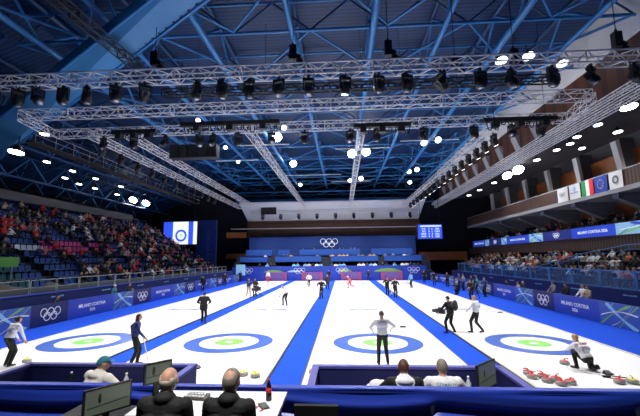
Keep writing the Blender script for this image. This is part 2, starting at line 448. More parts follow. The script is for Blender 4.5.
def vis(s):                                       # seats the photo can show: inside the frame
    x, y, z = s[1]; return y > 17.3 and x > -1.02 * y - 0.2
vis_seats = [s for s in seats if vis(s)]
first = True
for i, (d, loc, rz, kind) in enumerate(vis_seats[:300]):
    o = bpy.data.objects.new('arena_seat', SEATS[kind]); COL.objects.link(o); o.location = loc; o.rotation_euler = (0, 0, rz)
    tag(o, f'{seat_lab[kind]} in the left grandstand, lower rows nearest the camera', 'seat', f'{seat_lab[kind]}s in the near left grandstand')
def merge_stuff(name, items, label, cat, palette_of):
    """items: (mesh, loc, rz, [materials]) -> one object"""
    mats = []; midx = {}; VS = []; FS = []; MI = []; n = 0; SM = []
    for me, loc, rz, ml in items:
        co = np.empty(len(me.vertices) * 3, 'f'); me.vertices.foreach_get('co', co); co = co.reshape(-1, 3)
        c, s = math.cos(rz), math.sin(rz)
        VS.append(np.stack([co[:, 0] * c - co[:, 1] * s + loc[0], co[:, 0] * s + co[:, 1] * c + loc[1], co[:, 2] + loc[2]], 1))
        loops = [m_ for m_ in ml]
        for m_ in loops:
            if m_.name not in midx: midx[m_.name] = len(mats); mats.append(m_)
        for p in me.polygons:
            FS.append([v + n for v in p.vertices]); MI.append(midx[loops[p.material_index].name]); SM.append(p.use_smooth)
        n += len(me.vertices)
    me = bpy.data.meshes.new(name); me.from_pydata(np.concatenate(VS).tolist(), [], FS)
    for m_ in mats: me.materials.append(m_)
    me.polygons.foreach_set('material_index', MI); me.polygons.foreach_set('use_smooth', SM); me.update()
    o = bpy.data.objects.new(name, me); COL.objects.link(o); tag(o, label, cat, None, 'stuff'); return o
merge_stuff('arena_seats', [(SEATS[k], l, r, [M[k], M['black']]) for d, l, r, k in vis_seats[300:]],
            'remaining blue and magenta seats filling the upper and far left grandstand', 'seats', None)

# left front rail: one barrier panel per bay
def guard_mesh(L):
    f = MB(); r = .025
    for z in (0.08, 0.98): f.tube((0, -L / 2, z), (0, L / 2, z), r, 6)
    for y in (-L / 2, L / 2): f.tube((0, y, 0), (0, y, 0.98), r, 6)
    f.tube((0, -L / 2, .55), (0, L / 2, .55), r * .5, 6)
    i = MB(); i.bb(-.006, .006, -L / 2 + .05, L / 2 - .05, .12, .52)
    return f.mesh('rail_frame', M['rail']), i.mesh('infill_panel', M['mesh_grey'])
gf, gi = guard_mesh(1.86)
proto = None
for k in range(20):
    y = 17.2 + 1.97 * k
    lab = f'grey tubular guard rail in front of the left grandstand, {ORD[k]} bay from the camera'
    if proto is None:
        proto = thing('guard_rail', lab, 'railing', (-18.0, y, 1.4), 0, 'guard rails of the left grandstand'); child('rail_frame', gf, proto); child('infill_panel', gi, proto)
    else: dup(proto, (-18.0, y, 1.4), None, lab)
t = thing('green_sign', 'bright green sign panel standing at the foot of the left seats', 'sign', (-20.6, 20.6, 2.4), 0.0)
b = MB(); b.bb(-.05, .05, -2.4, 1.4, 0.75, 1.35); b.build('panel', M['greensign'], t)
b = MB(); b.tube((0, -2, 0), (0, -2, .8), .03); b.tube((0, 1, 0), (0, 1, .8), .03); b.build('leg', M['rail'], t)
def tarp(loc, sx, sy, h, lab):
    b = MB(); n = 10; vs = []
    for i in range(n + 1):
        for j in range(n + 1):
            u = i / n; w = j / n; z = h * (math.sin(PI * u) ** .6) * (math.sin(PI * w) ** .5) * (0.85 + .25 * math.sin(5 * u + 3 * w))
            vs.append(((u - .5) * sx, (w - .5) * sy, z))
    b.add(vs, [(i * (n + 1) + j, (i + 1) * (n + 1) + j, (i + 1) * (n + 1) + j + 1, i * (n + 1) + j + 1) for i in range(n) for j in range(n)], 0, True)
    b.add([vs[i * (n + 1)] for i in range(n + 1)] + [vs[n + i * (n + 1)] for i in range(n + 1)], [tuple(range(n + 1))] if False else [(0, n, 2 * n + 1, n + 1)])
    tag(b.build('tarpaulin', M['tarp'], None, loc), lab, 'tarpaulin')
tarp((-18.75, 19.4, 1.4), 1.0, 3.0, 1.15, 'grey tarpaulin heaped behind the left rail under the green sign')
tarp((-18.75, 23.0, 1.4), 0.9, 2.2, 0.9, 'smaller grey tarpaulin heap behind the left rail, farther from the camera')

# ------------------------------------------------------------------ right lower stand
def rrow(k): return 17.5 + 0.80 * k, 1.5 + 0.31 * k
b = MB()
b.bb(16.5, 17.1, 8, 57, 0, 1.5)
for k in range(5):
    x, z = rrow(k); b.bb(x - 0.4 if k else 17.1, x + 0.45, 8, 57, 0, z)
b.bb(21.1, 22.3, 8, 57, 0, 2.7)
struct(b.build('floor_stand_right', M['stand']))
t = thing('stand_base_wall', 'dark blue base wall under the glass balustrade, right side', 'barrier wall', (16.45, 32.5, 0))
b = MB(); b.bb(-0.06, 0.04, -24, 24, 0, 1.5); b.build('wall_panel', M['band_blue'], t)
for k in range(9):
    child('lettering', text_mesh('milanocortina2026', 0.14, M['p_light']), t, (-0.065, -20 + 4.9 * k, 1.2), (PI / 2, 0, -PI / 2))
# balustrade bays
bf = MB(); L = 2.85
for z in (0.03, 1.07): bf.bb(-.035, .035, -L / 2, L / 2, z - .035, z + .035)
for y in (-L / 2 + .04, L / 2 - .04): bf.bb(-.035, .035, y - .035, y + .035, 0, 1.07)
bf.prism([(-L / 2 + .06, .85), (-L / 2 + .06, 1.05), (-L / 2 + .5, 1.05)], 'X', -.02, .02)
bfm = bf.mesh('rail_frame', M['railblue']); bg = MB(); bg.bb(-.008, .008, -L / 2 + .08, L / 2 - .08, .07, 1.03); bgm = bg.mesh('glass_pane', M['glass'])
proto = None
for k in range(13):
    y = 17.5 + 2.9 * k
    lab = f'light blue framed glass balustrade bay on the right, {ORD[k]} from the camera'
    if proto is None:
        proto = thing('glass_balustrade', lab, 'railing', (16.5, y, 1.5), 0, 'glass balustrade along the right grandstand'); child('rail_frame', bfm, proto); child('glass_pane', bgm, proto)
    else: dup(proto, (16.5, y, 1.5), None, lab)
# stair rail rising through the right stand
t = thing('stair_handrail', 'light blue stair handrail rising through the crowd on the right', 'handrail', (17.3, 27.2, 1.5))
b = MB(); b.path([(0, 7.0, 1.0), (1.2, 2.8, 2.1), (3.2, 0.2, 2.75), (3.2, -2.5, 2.75)], .045)
b.path([(0, 7.0, .7), (1.2, 2.8, 1.8), (3.2, 0.2, 2.4), (3.2, -2.5, 2.4)], .03)
b.build('rail', M['railblue'], t)
b = MB(); b.tube((0, 7.0, 0), (0, 7.0, 1.0), .035); b.tube((1.2, 2.8, .3), (1.2, 2.8, 2.1), .035); b.tube((3.2, .2, 1.2), (3.2, .2, 2.75), .035); b.tube((3.2, -2.5, 1.2), (3.2, -2.5, 2.75), .035); b.build('post', M['railblue'], t)

# right upper structure
b = MB(); b.bb(21.0, 21.3, 8, 62, 3.9, 5.0); b.bb(21.05, 27, 8, 62, 4.75, 5.0); struct(b.build('wall_fascia_right', M['woodslat']))
b = MB(); b.bb(22.3, 22.6, 8, 62, 0, 4.75); struct(b.build('wall_right_lower', M['darkwall']))
b = MB(); b.bb(21.3, 22.6, 8, 62, 5.0, 5.05)
for k in range(3): b.bb(22.1 + .9 * k, 27, 8, 62, 5.0, 5.3 + .4 * k)
struct(b.build('floor_balcony_right', M['stand']))
b = MB(); b.bb(25.3, 25.5, 8, 62, 5.0, 8.25); struct(b.build('wall_orange_right', M['woodor']))
b = MB(); b.bb(21.0, 21.2, 8, 62, 8.6, 9.85); struct(b.build('wall_slats_right', M['woodslat']))
b = MB(); b.bb(20.95, 21.25, 8, 62, 8.25, 8.6); b.bb(21.2, 27, 8, 62, 8.3, 8.6); struct(b.build('floor_gallery_right', M['greybeam']))
b = MB(); b.bb(20.97, 21.23, 8, 62, 9.85, 9.93); struct(b.build('trim_1', M['rail']))
for k in range(2): pass
b = MB(); b.bb(22.6, 27, 8, 62, 8.6, 9.3); b.bb(24.0, 27, 8, 62, 9.3, 10.0); struct(b.build('floor_gallery_steps', M['stand']))
b = MB(); b.bb(25.0, 25.25, 8, 62, 10.0, 12.55); struct(b.build('wall_gallery_right', M['woodor']))
b = MB(); b.bb(28.5, 28.7, 4, 66, 0, 19); struct(b.build('wall_right', M['greybeam']))
b = MB(); b.bb(16.6, 22.9, 6, 60, 13.0, 13.25); struct(b.build('ceiling_soffit_right', M['darkceil']))
b = MB(); b.prism([(22.9, 13.0), (28.5, 15.4), (28.5, 15.6), (22.9, 13.2)], 'Y', 6, 60); struct(b.build('ceiling_slope_right', M['greybeam']))
# wood wall plus white plaster band above it
b = MB(); b.bb(16.1, 16.5, 4, 60, 12.9, 15.4); struct(b.build('wall_upper_right', M['wood']))
b = MB(); b.bb(15.95, 16.5, 4, 60, 15.4, 18.15); struct(b.build('trim_2', M['whitebeam']))
# grey brackets
br = MB(); br.prism([(0, -1.0), (0, 0.35), (-0.40, 0.35), (-0.40, 0.15)], 'Y', -.45, .45); brm = br.mesh('wall_bracket', M['greybeam'])
for k in range(9):
    o = child('wall_bracket', brm, None, (16.1, 29.5 + 3.4 * k, 14.0)); tag(o, f'grey angled bracket on the brown upper right wall, {ORD[k]} from the camera', 'bracket', 'brackets of the upper right wall')
# concrete columns and beams of the right gallery
cm = MB(); cm.prism([(-.9, 0), (-.35, 0), (.35, 3.6), (-.35, 3.6)], 'X', -.0, .30); cmm = cm.mesh('column_shaft', M['whitebeam'])
cb = MB(); cb.prism([(-.3, 0), (.1, 0), (.55, 3.6), (.15, 3.6)], 'X', .30, 1.9); cbm = cb.mesh('column_fin', M['concrete'])
for k, y in enumerate((26.5, 31.7, 37, 42.2, 47.4, 52.6, 57.8)):
    t = thing('concrete_column', f'slanted concrete column of the right gallery, {ORD[k]} from the camera', 'column', (23.4, y, 10.0), 0, 'columns of the right gallery')
    child('column_shaft', cmm, t); child('column_fin', cbm, t)
# inclined struts below the gallery
sm = MB(); sm.prism([(0, -.35), (0, .0), (3.6, .0), (3.6, -1.9)], 'Y', -.3, .3); smm = sm.mesh('gallery_strut', M['concrete'])
for k, y in enumerate((24, 29.2, 34.4, 39.6, 44.8, 50, 55.2)):
    o = child('gallery_strut', smm, None, (21.3, y, 8.25)); tag(o, f'concrete bracket under the right gallery slab, {ORD[k]} from the camera', 'bracket', 'brackets under the right gallery')

# LED ribbon on the right fascia
t = thing('led_ribbon', 'blue illuminated ribbon display along the right balcony front', 'display', (20.95, 36, 5.0))
b = MB(); b.bb(-.05, .05, -26, 24, 0, .95); b.build('housing', M['black'], t)
segs = [('pat', 21.5, 29.0), ('text', 29.0, 34.4), ('navy', 34.4, 39.2), ('pat', 39.2, 42.0), ('text', 42.0, 47.6), ('pat', 47.6, 49.2), ('navy', 49.2, 53.2), ('pat', 53.2, 54.6), ('text', 54.6, 59.5), ('text', 12, 21.5)]
for kd, a, c in segs:
    b = MB(); b.bb(-.065, -.05, a - 36, c - 36, .03, .92); b.build('display_segment', {'pat': M['led_light'], 'text': M['led_blue'], 'navy': M['led_navy']}[kd], t)
    if kd == 'text':
        child('lettering', text_mesh('MILANO CORTINA 2026', 0.34, M['led_white']), t, (-.07, (a + c) / 2 - 36, .47), (PI / 2, 0, -PI / 2))
    elif kd == 'navy': child('ring_emblem', rings_mesh(0.16, M['led_white']), t, (-.07, (a + c) / 2 - 36, .47), (PI / 2, 0, -PI / 2))
    else: child('ribbon_pattern', pattern_mesh(c - a, .85, 3, [M['led_blue'], M['led_green'], M['led_white']]), t, (-.068, (a + c) / 2 - 36, .475), (PI / 2, 0, -PI / 2))
# flags on the gallery front
def flag(kind, ya, yb, lab):
    t = thing('hanging_flag', lab, 'flag', (20.93, (ya + yb) / 2, 8.55), 0, 'flags hung on the right gallery')
    W = yb - ya; H = 1.32
    def wavy(y0, y1, name, m, x=0.0):
        b = MB(); n = 8; vs = []
        for i in range(n + 1):
            y = y0 + (y1 - y0) * i / n
            for z in (0, H): vs.append((x + .025 * math.sin(6 * y + 1.0) - .01, y, z))
        for i in range(n + 1):
            y = y0 + (y1 - y0) * i / n
            for z in (0, H): vs.append((x + .012 + .025 * math.sin(6 * y + 1.0) - .01, y, z))
        k = 2 * (n + 1)
        b.add(vs, [(2 * i, 2 * i + 2, 2 * i + 3, 2 * i + 1) for i in range(n)] + [(k + 2 * i, k + 2 * i + 1, k + 2 * i + 3, k + 2 * i + 2) for i in range(n)], 0, True)
        b.build(name, m, t)
    if kind == 'italy':
        for i, m in enumerate((M['flag_red'], M['flag_white'], M['flag_green'])): wavy(-W / 2 + i * W / 3, -W / 2 + (i + 1) * W / 3, 'stripe', m)
    elif kind == 'eu':
        wavy(-W / 2, W / 2, 'cloth', M['flag_blue'])
        s = star_mesh(.06, None).mesh('star', M['yellow'])
        for i in range(12): child('star', s, t, (-.045, .34 * math.cos(i * PI / 6), .66 + .34 * math.sin(i * PI / 6)), (PI / 2, 0, -PI / 2))
    else:
        wavy(-W / 2, W / 2, 'cloth', M['flag_white'])
        if kind == 'rings': child('ring_emblem', rings_mesh(0.13, M['c_grey']), t, (-.05, 0, .66), (PI / 2, 0, -PI / 2))
        elif kind == 'curl':
            child('emblem', text_mesh('WORLD CURLING', 0.14, M['board_blue']), t, (-.05, 0, .55), (PI / 2, 0, -PI / 2))
            child('emblem', annulus(.10, .2, 0).mesh('emblem', M['p_light']), t, (-.05, 0, .88), (PI / 2, 0, -PI / 2))
        else:
            child('emblem', annulus(.17, .33, 0).mesh('emblem', M['c_grey']), t, (-.05, 0, .68), (PI / 2, 0, -PI / 2))
flag('rings', 34.4, 35.95, 'white flag with five rings, leftmost flag on the right gallery')
flag('curl', 32.65, 34.1, 'white flag with blue lettering beside the Italian tricolour')
flag('italy', 30.95, 32.4, 'green, white and red tricolour flag on the right gallery')
flag('eu', 29.35, 30.75, 'blue flag with a ring of yellow stars on the right gallery')
flag('seal', 27.75, 29.1, 'white flag with a grey round seal, rightmost on the gallery')

# ------------------------------------------------------------------ far end
b = MB(); b.bb(-36, 28, 66, 66.3, 0, 19); struct(b.build('wall_far', M['darkwall']))
b = MB(); b.bb(-17, 13.5, 64.0, 64.4, 7.2, 10.1); struct(b.build('wall_far_wood', M['wood_h']))
b = MB(); b.bb(-20, 17, 63.8, 64.0, 8.75, 8.9); struct(b.build('trim_3', M['whitebeam']))
b = MB(); b.prism([(58.5, 12.55), (64.3, 10.2), (64.3, 10.45), (58.5, 12.8)], 'X', -17.0, 13.4); struct(b.build('ceiling_far_soffit', M['whitebeam']))
b = MB(); b.bb(-20.5, -17, 63, 63.3, 7.2, 8.2); b.bb(-20.5, -17, 63, 63.3, 3.6, 4.4); struct(b.build('wall_far_panel', M['woodor']))
b = MB(); b.bb(13, 21, 63, 63.3, 3.0, 4.4); struct(b.build('wall_far_concourse', M['woodor']))
t = thing('ceiling_hatch', 'black rectangular panel hanging before the white soffit, left of centre', 'panel', (-12.3, 59.6, 10.85))
b = MB(); b.bb(-1.3, 1.3, 0, .15, 0, 1.2); b.build('panel', M['black'], t)
for q in (-1, 1): b = MB(); b.tube((q, .07, 1.2), (q, .07, 1.9), .03); b.build('rod', M['black'], t)
# back wall of the podium
t = thing('podium_back_wall', 'tall blue back wall with white rings at the far end', 'backdrop', (-1.9, 62, 0))
b = MB(); b.bb(-14.2, 14.2, 0, .2, 0.0, 7.2); b.build('wall_panel', M['podium'], t)
child('ring_emblem', rings_mesh(0.46, M['led_white'], .09), t, (-.4, -.02, 6.1), (PI / 2, 0, 0))
# tiers
b = MB(); b.bb(-18, 14, 58.3, 59.5, 0, 1.5); b.bb(-18, 14, 59.5, 61, 0, 2.95); b.bb(-18, 14, 61, 62, 0, 3.98); struct(b.build('floor_podium', M['stand']))
def desk(x0, x1, y, z0, z1, lab):
    t = thing('media_desk', lab, 'desk', ((x0 + x1) / 2, y, z0), 0, 'blue desks on the far podium'); w = x1 - x0; h = z1 - z0
    b = MB(); b.bb(-w / 2, w / 2, 0, .08, 0, h); b.build('front_panel', M['desk_blue'], t)
    b = MB(); b.bb(-w / 2, w / 2, -.03, .28, h, h + .05); b.build('desk_top', M['board_mid'], t)
    return t
desk(-16.4, -11.95, 61, 3.75, 4.95, 'blue desk at the top tier of the podium, far left')
desk(-10.9, -8.9, 61, 3.75, 4.95, 'short blue desk at the top tier of the podium')
desk(-7.2, 2.9, 61, 3.75, 4.95, 'long blue desk at the top tier of the podium, centre')
desk(4.75, 11.5, 61, 3.75, 4.95, 'blue desk at the top tier of the podium, right')
desk(-17.0, -12.4, 59.5, 2.3, 3.8, 'blue desk on the middle tier of the podium, far left')
desk(-11.1, -3.5, 59.5, 2.3, 3.8, 'long blue desk on the middle tier of the podium, left of centre')
desk(-1.9, 5.7, 59.5, 2.3, 3.8, 'long blue desk on the middle tier of the podium, right of centre')
desk(6.7, 12.6, 59.5, 2.3, 3.8, 'blue desk on the middle tier of the podium, right')
t = thing('end_board', 'long blue board with ring emblems closing the far end of the rink', 'advertising board', (-2.4, 58.0, 0))
b = MB(); b.bb(-15.4, 15.4, 0, .1, 0.0, 2.25); b.build('panel', M['board_blue'], t)
for x in (-12.9, -4.5, 2.2, 13.4): child('ring_emblem', rings_mesh(0.28, M['white'], .09), t, (x, -.02, 1.55), (PI / 2, 0, 0))
def hill(x, w, h, mm):
    b = MB(); n = 12; vs = [(x - w / 2, -.03, 1.35)]
    for i in range(n + 1): vs.append((x - w / 2 + w * i / n, -.03, 1.36 + h * math.sin(PI * i / n) ** .7))
    vs.append((x + w / 2, -.03, 1.35)); b.add(vs, [tuple(range(len(vs)))]); b.build('green_swoosh', mm, t)
hill(-8.7, 3.2, .35, M['p_green']); hill(2.7, 2.2, .45, M['p_green']); hill(9.4, 4.4, .5, M['p_green']); hill(-5.5, 2.0, .3, M['p_light'])
b = MB(); b.bb(-.75, .75, -.06, -.03, .9, 2.6); b.build('white_sign', M['led_light'], t, (-14.0, 0, 0))
for k, (xa, xb) in enumerate(((-12.2, -8.9), (-6.5, -3.2), (-.3, 2.9), (5.9, 9.2))):
    t = thing('sponsor_board', f'magenta and blue sponsor board behind a far house, {ORD[k]} from the left', 'advertising board', ((xa + xb) / 2, 57.6, 0), 0, 'magenta sponsor boards')
    w = xb - xa; b = MB(); b.bb(-w / 2, w / 2, 0, .08, 0, 1.35); b.build('panel', M['pink'], t)
    b = MB()
    for zz in (.3, .66, 1.0): b.bb(-w / 2 + .45, w / 2 - .45, -.02, 0, zz, zz + .2)
    b.build('blue_stripes', M['board_mid'], t)
# blue vertical banner, video board, scoreboard
t = thing('banner_tower', 'dark blue vertical banner tower right of the video screen', 'banner', (-22.0, 58, 0))
b = MB(); b.bb(-1.9, 1.4, 0, .6, 1.5, 9.9); b.build('banner_cloth', M['podium_side'], t)
b = MB(); b.bb(-1.7, -1.5, .1, .5, 0, 1.5); b.bb(1.0, 1.2, .1, .5, 0, 1.5); b.build('support', M['black'], t)
child('lettering', text_mesh('CORTINA 2026', 0.8, M['board_mid']), t, (.1, -.02, 5.6), (PI / 2, PI / 2, 0))
def hanger(t, xs, y, z0, z1):
    for x in xs: b = MB(); b.tube((x, y, z0), (x, y, z1), .04, 6); b.build('suspension_cable', M['black'], t)
t = thing('video_screen', 'large video screen showing a curling house, hung at far left', 'screen', (-25.25, 55, 5.85)); t.rotation_euler = (0, 0, math.radians(-4))
b = MB(); b.bb(-2.9, 2.9, 0, .4, -.15, 3.65); b.build('screen_housing', M['black'], t)
b = MB(); b.bb(-2.75, -1.2, -.02, 0, 0, 3.5, 0); b.bb(-1.2, 1.35, -.02, 0, 0, 3.5, 1); b.bb(1.35, 2.15, -.02, 0, 0, 3.5, 0); b.bb(2.15, 2.75, -.02, 0, 0, 3.5, 1); b.build('display', [M['screen_blue'], M['screen_white']], t)
child('house_image', annulus(.62, .95, 0).mesh('house_image', M['screen_blue']), t, (.15, -.03, 1.35), (PI / 2, 0, 0))
child('house_image', annulus(.0, .3, 0).mesh('house_image', M['screen_green']), t, (.15, -.03, 1.35), (PI / 2, 0, 0))
hanger(t, (-2.2, 2.2), .2, 3.65, 9.5)
t = thing('scoreboard', 'blue electronic scoreboard with white rows of scores, hung at right', 'scoreboard', (13.1, 55, 6.25))
b = MB(); b.bb(-1.9, 1.9, 0, .35, -.1, 2.2); b.build('screen_housing', M['black'], t)
b = MB(); b.bb(-1.75, 1.75, -.02, 0, 0, 2.1); b.build('display', M['screen_blue'], t)
b = MB(); b.bb(-1.4, 1.65, -.03, -.02, 1.78, 1.95)
b.build('score_rows', M['screen_white'], t)
for r in range(4):
    for x, s in ((-.95, ('ITA', 'SUI', 'NOR', 'SWE')[r]), (-.15, '3 5 2 4'.split()[r]), (.3, '6 1 4 2'.split()[r]), (1.05, ('GBR', 'CAN', 'USA', 'CZE')[r])):
        child('lettering', text_mesh(s, .36, M['screen_white']), t, (x, -.03, 1.45 - .38 * r), (PI / 2, 0, 0))
hanger(t, (-1.4, 1.4), .18, 2.2, 10.5)

# ------------------------------------------------------------------ roof
b = MB()
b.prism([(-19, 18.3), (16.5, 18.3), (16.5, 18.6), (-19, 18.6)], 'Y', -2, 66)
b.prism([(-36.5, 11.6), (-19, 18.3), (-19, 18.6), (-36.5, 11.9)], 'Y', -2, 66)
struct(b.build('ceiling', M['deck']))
b = MB(); b.bb(-36.5, -36.2, 0, 66, 0, 12); struct(b.build('wall_left', M['darkwall']))
b = MB(); b.bb(-30.9, -30.4, 8, 50.5, 9.1, 10.1); b.prism([(-36, 10.2), (-30.4, 9.95), (-30.4, 10.1), (-36, 10.6)], 'Y', 8, 50.5); struct(b.build('trim_4', M['dimbeam']))
def roof_truss(x, z0, z1, lab, r=0.17, ya=8, yb=64, step=5.2, mm='steel'):
    t = thing('roof_truss', lab, 'roof truss', (x, ya, z0), 0, 'blue steel roof trusses')
    L = yb - ya; h = z1 - z0
    b = MB(); b.tube((0, 0, 0), (0, L, 0), r, 8); b.build('lower_chord', M[mm], t)
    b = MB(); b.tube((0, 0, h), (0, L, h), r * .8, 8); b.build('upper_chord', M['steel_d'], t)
    b = MB(); n = int(L / step)
    for i in range(n):
        y = i * step
        b.tube((0, y, 0), (0, y + step / 2, h), r * .5, 6); b.tube((0, y + step / 2, h), (0, y + step, 0), r * .5, 6)
    b.build('web', M['steel'], t)
xs = (-17.3, -12.2, -7.6, -2.6, 1.9, 5.8, 9.6, 13.6)
for i, x in enumerate(xs): roof_truss(x, 16.0, 18.1, f'blue tubular roof truss running down the hall, {ORD[i]} from the left', 0.19 if i % 2 == 0 else 0.15)
def cross_truss(y, lab, z0=16.2, z1=18.0, x0=-19, x1=15.8):
    t = thing('roof_cross_brace', lab, 'roof truss', (x0, y, z0), 0, 'blue steel cross braces'); L = x1 - x0; h = z1 - z0
    b = MB(); b.tube((0, 0, 0), (L, 0, 0), .09, 6); b.tube((0, 0, h), (L, 0, h), .08, 6); b.build('chord', M['steel'], t)
    b = MB(); n = 8; st = L / n
    for i in range(n): b.tube((i * st, 0, 0), (i * st + st / 2, 0, h), .055, 6); b.tube((i * st + st / 2, 0, h), (i * st + st, 0, 0), .055, 6)
    b.build('web', M['steel_d'], t)
    # horizontal diagonal bracing to the next bay
    b = MB()
    for i in range(n):
        s = 1 if i % 2 == 0 else -1
        b.tube((i * st, 2.6 - s * 2.6, 0.05), (i * st + st, 2.6 + s * 2.6, 0.05), .075, 6)
    b.build('plan_bracing', M['steel'], t)
for i in range(10): cross_truss(13.4 + 5.3 * i, f'blue roof cross brace spanning the hall, {ORD[i]} from the camera')
cross_truss(59.5, 'blue cross brace at the far end of the roof, upper one', 14.6, 16.4)
cross_truss(61.5, 'blue cross brace at the far end of the roof, lower one', 12.9, 14.4)
t = thing('roof_beam', 'blue steel beam across the far end just above the white soffit', 'roof beam', (-1.5, 60.0, 13.2)); b = MB(); b.bb(-16.5, 15.5, -.15, .15, -.25, .25); b.build('beam', M['steel'], t)
# left side lower roof trusses over the grandstand
for i, (xa, za) in enumerate(((-22, 15.6), (-26, 14.0), (-30, 12.4), (-33.5, 11.2))):
    roof_truss(xa, za - 1.2, za + .9, f'dark blue roof truss over the left grandstand, {ORD[i]} from the rink', 0.13, 12, 60, 4.5, 'steel_d')
for i in range(8):
    y = 18 + 5.3 * i
    t = thing('raking_roof_strut', f'blue raking roof strut over the left grandstand, {ORD[i]} from the camera', 'roof strut', (-19, y, 16.2), 0, 'raking struts over the left grandstand')
    b = MB(); b.tube((0, 0, 0), (-16.5, 0, -5.6), .13, 6); b.tube((0, 0, 1.4), (-16.5, 0, -4.9), .1, 6); b.build('strut_chord', M['steel_d'], t)
    b = MB()
    for k in range(6): b.tube((-2.7 * k, 0, -.92 * k), (-2.7 * k - 1.35, 0, 1.4 - .52 * k - .25), .06, 6); b.tube((-2.7 * k - 1.35, 0, 1.15 - .52 * k), (-2.7 * (k + 1), 0, -.92 * (k + 1)), .06, 6)
    b.build('strut_web', M['steel'], t)
# gallery beam in the roof over the left stand
t = thing('service_walkway', 'dark steel service walkway running down the hall above the left seats', 'walkway', (-24, 25.5, 12.6))
b = MB(); b.bb(-.5, .5, 0, 32.5, 0, .12); b.build('walkway_deck', M['darkceil'], t)
b = MB(); b.tube((.5, 0, 1.0), (.5, 32.5, 1.0), .04); b.tube((.5, 0, .55), (.5, 32.5, .55), .03)
for k in range(17): b.tube((.5, 2 * k, 0), (.5, 2 * k, 1.0), .03)
b.build('walkway_rail', M['greybeam'], t)
for k in range(5):
    hb = MB(); hb.tube((0, 3 + 6 * k, .1), (0, 3 + 6 * k, 3.2), .05); hb.build('hanger_rod', M['steel_d'], t)
# big plate girder
A = V((-8.6, 14.3, 15.1)); C = V((-21.9, 21, 12.9)); D = V((-5.9, 15, 15.6)); F = V((-22.8, 23.5, 11.8))
def ext(p, q, t0, t1): return p + (q - p) * t0, p + (q - p) * t1
t = thing('plate_girder', 'huge riveted blue box girder crossing the upper left roof diagonally', 'girder', (-16, 20, 14))
o3 = V((-16, 20, 14))
a0, a1 = ext(A, C, -.35, 1.35); d0, d1 = ext(D, F, -.35, 1.25)
nrm = (a1 - a0).cross(d0 - a0).normalized()
if nrm.z < 0: nrm = -nrm
th = nrm * 0.3
P = [a0, a1, d1, d0]; P = [p - o3 for p in P]; Q = [p + th for p in P]
b = MB(); b.add(P + Q, [(0, 1, 2, 3), (7, 6, 5, 4), (0, 4, 5, 1), (1, 5, 6, 2), (2, 6, 7, 3), (3, 7, 4, 0)]); b.build('girder_box', M['girder'], t)
b = MB()
for (e0, e1, q0, q1) in ((a0, a1, d0, d1), (d0, d1, a0, a1)):
    e0, e1, q0, q1 = [p - o3 for p in (e0, e1, q0, q1)]
    w0 = (q0 - e0) * .0; u = nrm * .12
    b.add([e0 - u, e1 - u, e1 + (q1 - e1) * .07 - u, e0 + (q0 - e0) * .07 - u, e0 + th, e1 + th, e1 + (q1 - e1) * .07, e0 + (q0 - e0) * .07],
          [(0, 1, 2, 3), (0, 4, 5, 1), (2, 6, 7, 3), (0, 3, 7, 4), (1, 5, 6, 2)])
b.build('girder_flange', M['steel'], t)
b = MB()
for row in (.12, .20, .28, .72, .82, .9):
    for i in range(56):
        s = i / 55; p = (a0 + (a1 - a0) * s) * (1 - row) + (d0 + (d1 - d0) * s) * row - o3
        b.tube(p, p - nrm * .05, .085, 6)
b.build('rivets', M['rivet'], t)

# ------------------------------------------------------------------ aluminium lighting trusses
def lattice(b, p0, p1, s=0.5, bay=0.5, rc=.030, rl=.017, up=V((0, 0, 1))):
    p0 = V(p0); p1 = V(p1); d = (p1 - p0).normalized(); side = d.cross(up).normalized(); upv = side.cross(d).normalized(); L = (p1 - p0).length
    cs = [(side * (a * s / 2) + upv * (c * s / 2)) for a, c in ((-1, -1), (1, -1), (1, 1), (-1, 1))]
    for c in cs: b.tube(p0 + c, p1 + c, rc, 6)
    n = max(1, round(L / bay)); st = L / n
    for k in range(4):
        c0, c1 = cs[k], cs[(k + 1) % 4]
        for i in range(n):
            a = p0 + d * (i * st); e = p0 + d * ((i + 1) * st)
            if (i + k) % 2 == 0: b.tube(a + c0, e + c1, rl, 4, caps=False)
            else: b.tube(a + c1, e + c0, rl, 4, caps=False)
    for k in range(4):
        for q in (0, L):
            b.tube(p0 + d * q + cs[k], p0 + d * q + cs[(k + 1) % 4], rc * .8, 4)
ZT = 11.9
def truss(p0, p1, lab, s=.5, bay=.5, mm='alu', rc=.030, rl=.019, group='aluminium lighting trusses'):
    o = V(p0); t = thing('lighting_truss', lab, 'truss', o, 0, group)
    b = MB(); lattice(b, V(p0) - o, V(p1) - o, s, bay, rc, rl)
    # cross frames where sections join
    L = (V(p1) - V(p0)).length; d = (V(p1) - V(p0)) / L; k = 3.0
    while k < L - .5:
        c = d * k; q = Matrix.Rotation(math.atan2(d.y, d.x), 3, 'Z')
        for sg in (-1, 1):
            b.box(c + q @ V((0, sg * s / 2, 0)), (.05, .05, s), 0, 0, q); b.box(c + V((0, 0, sg * s / 2)), (.05, s, .05), 0, 0, q)
        k += 3.0
    b.build('lattice', M[mm], t)
    return t
truss((-19.5, 15.3, ZT), (14.6, 15.3, ZT), 'front silver lighting truss crossing the whole hall above the near houses', .52, .5, 'alu', .038, .024)
truss((-18.5, 19.0, ZT), (13.2, 19.0, ZT), 'second silver lighting truss from the camera, crossing the hall', .5, .5)
truss((-19.0, 22.2, ZT), (13.8, 22.2, ZT), 'third silver lighting truss from the camera, crossing the hall', .5, .5)
truss((-18.7, 19.2, ZT), (-19.2, 22.0, ZT), 'short silver truss joining the cross trusses at their left ends', .45, .5)
truss((13.4, 19.2, ZT), (14.0, 22.0, ZT), 'short silver truss joining the cross trusses at their right ends', .45, .5)
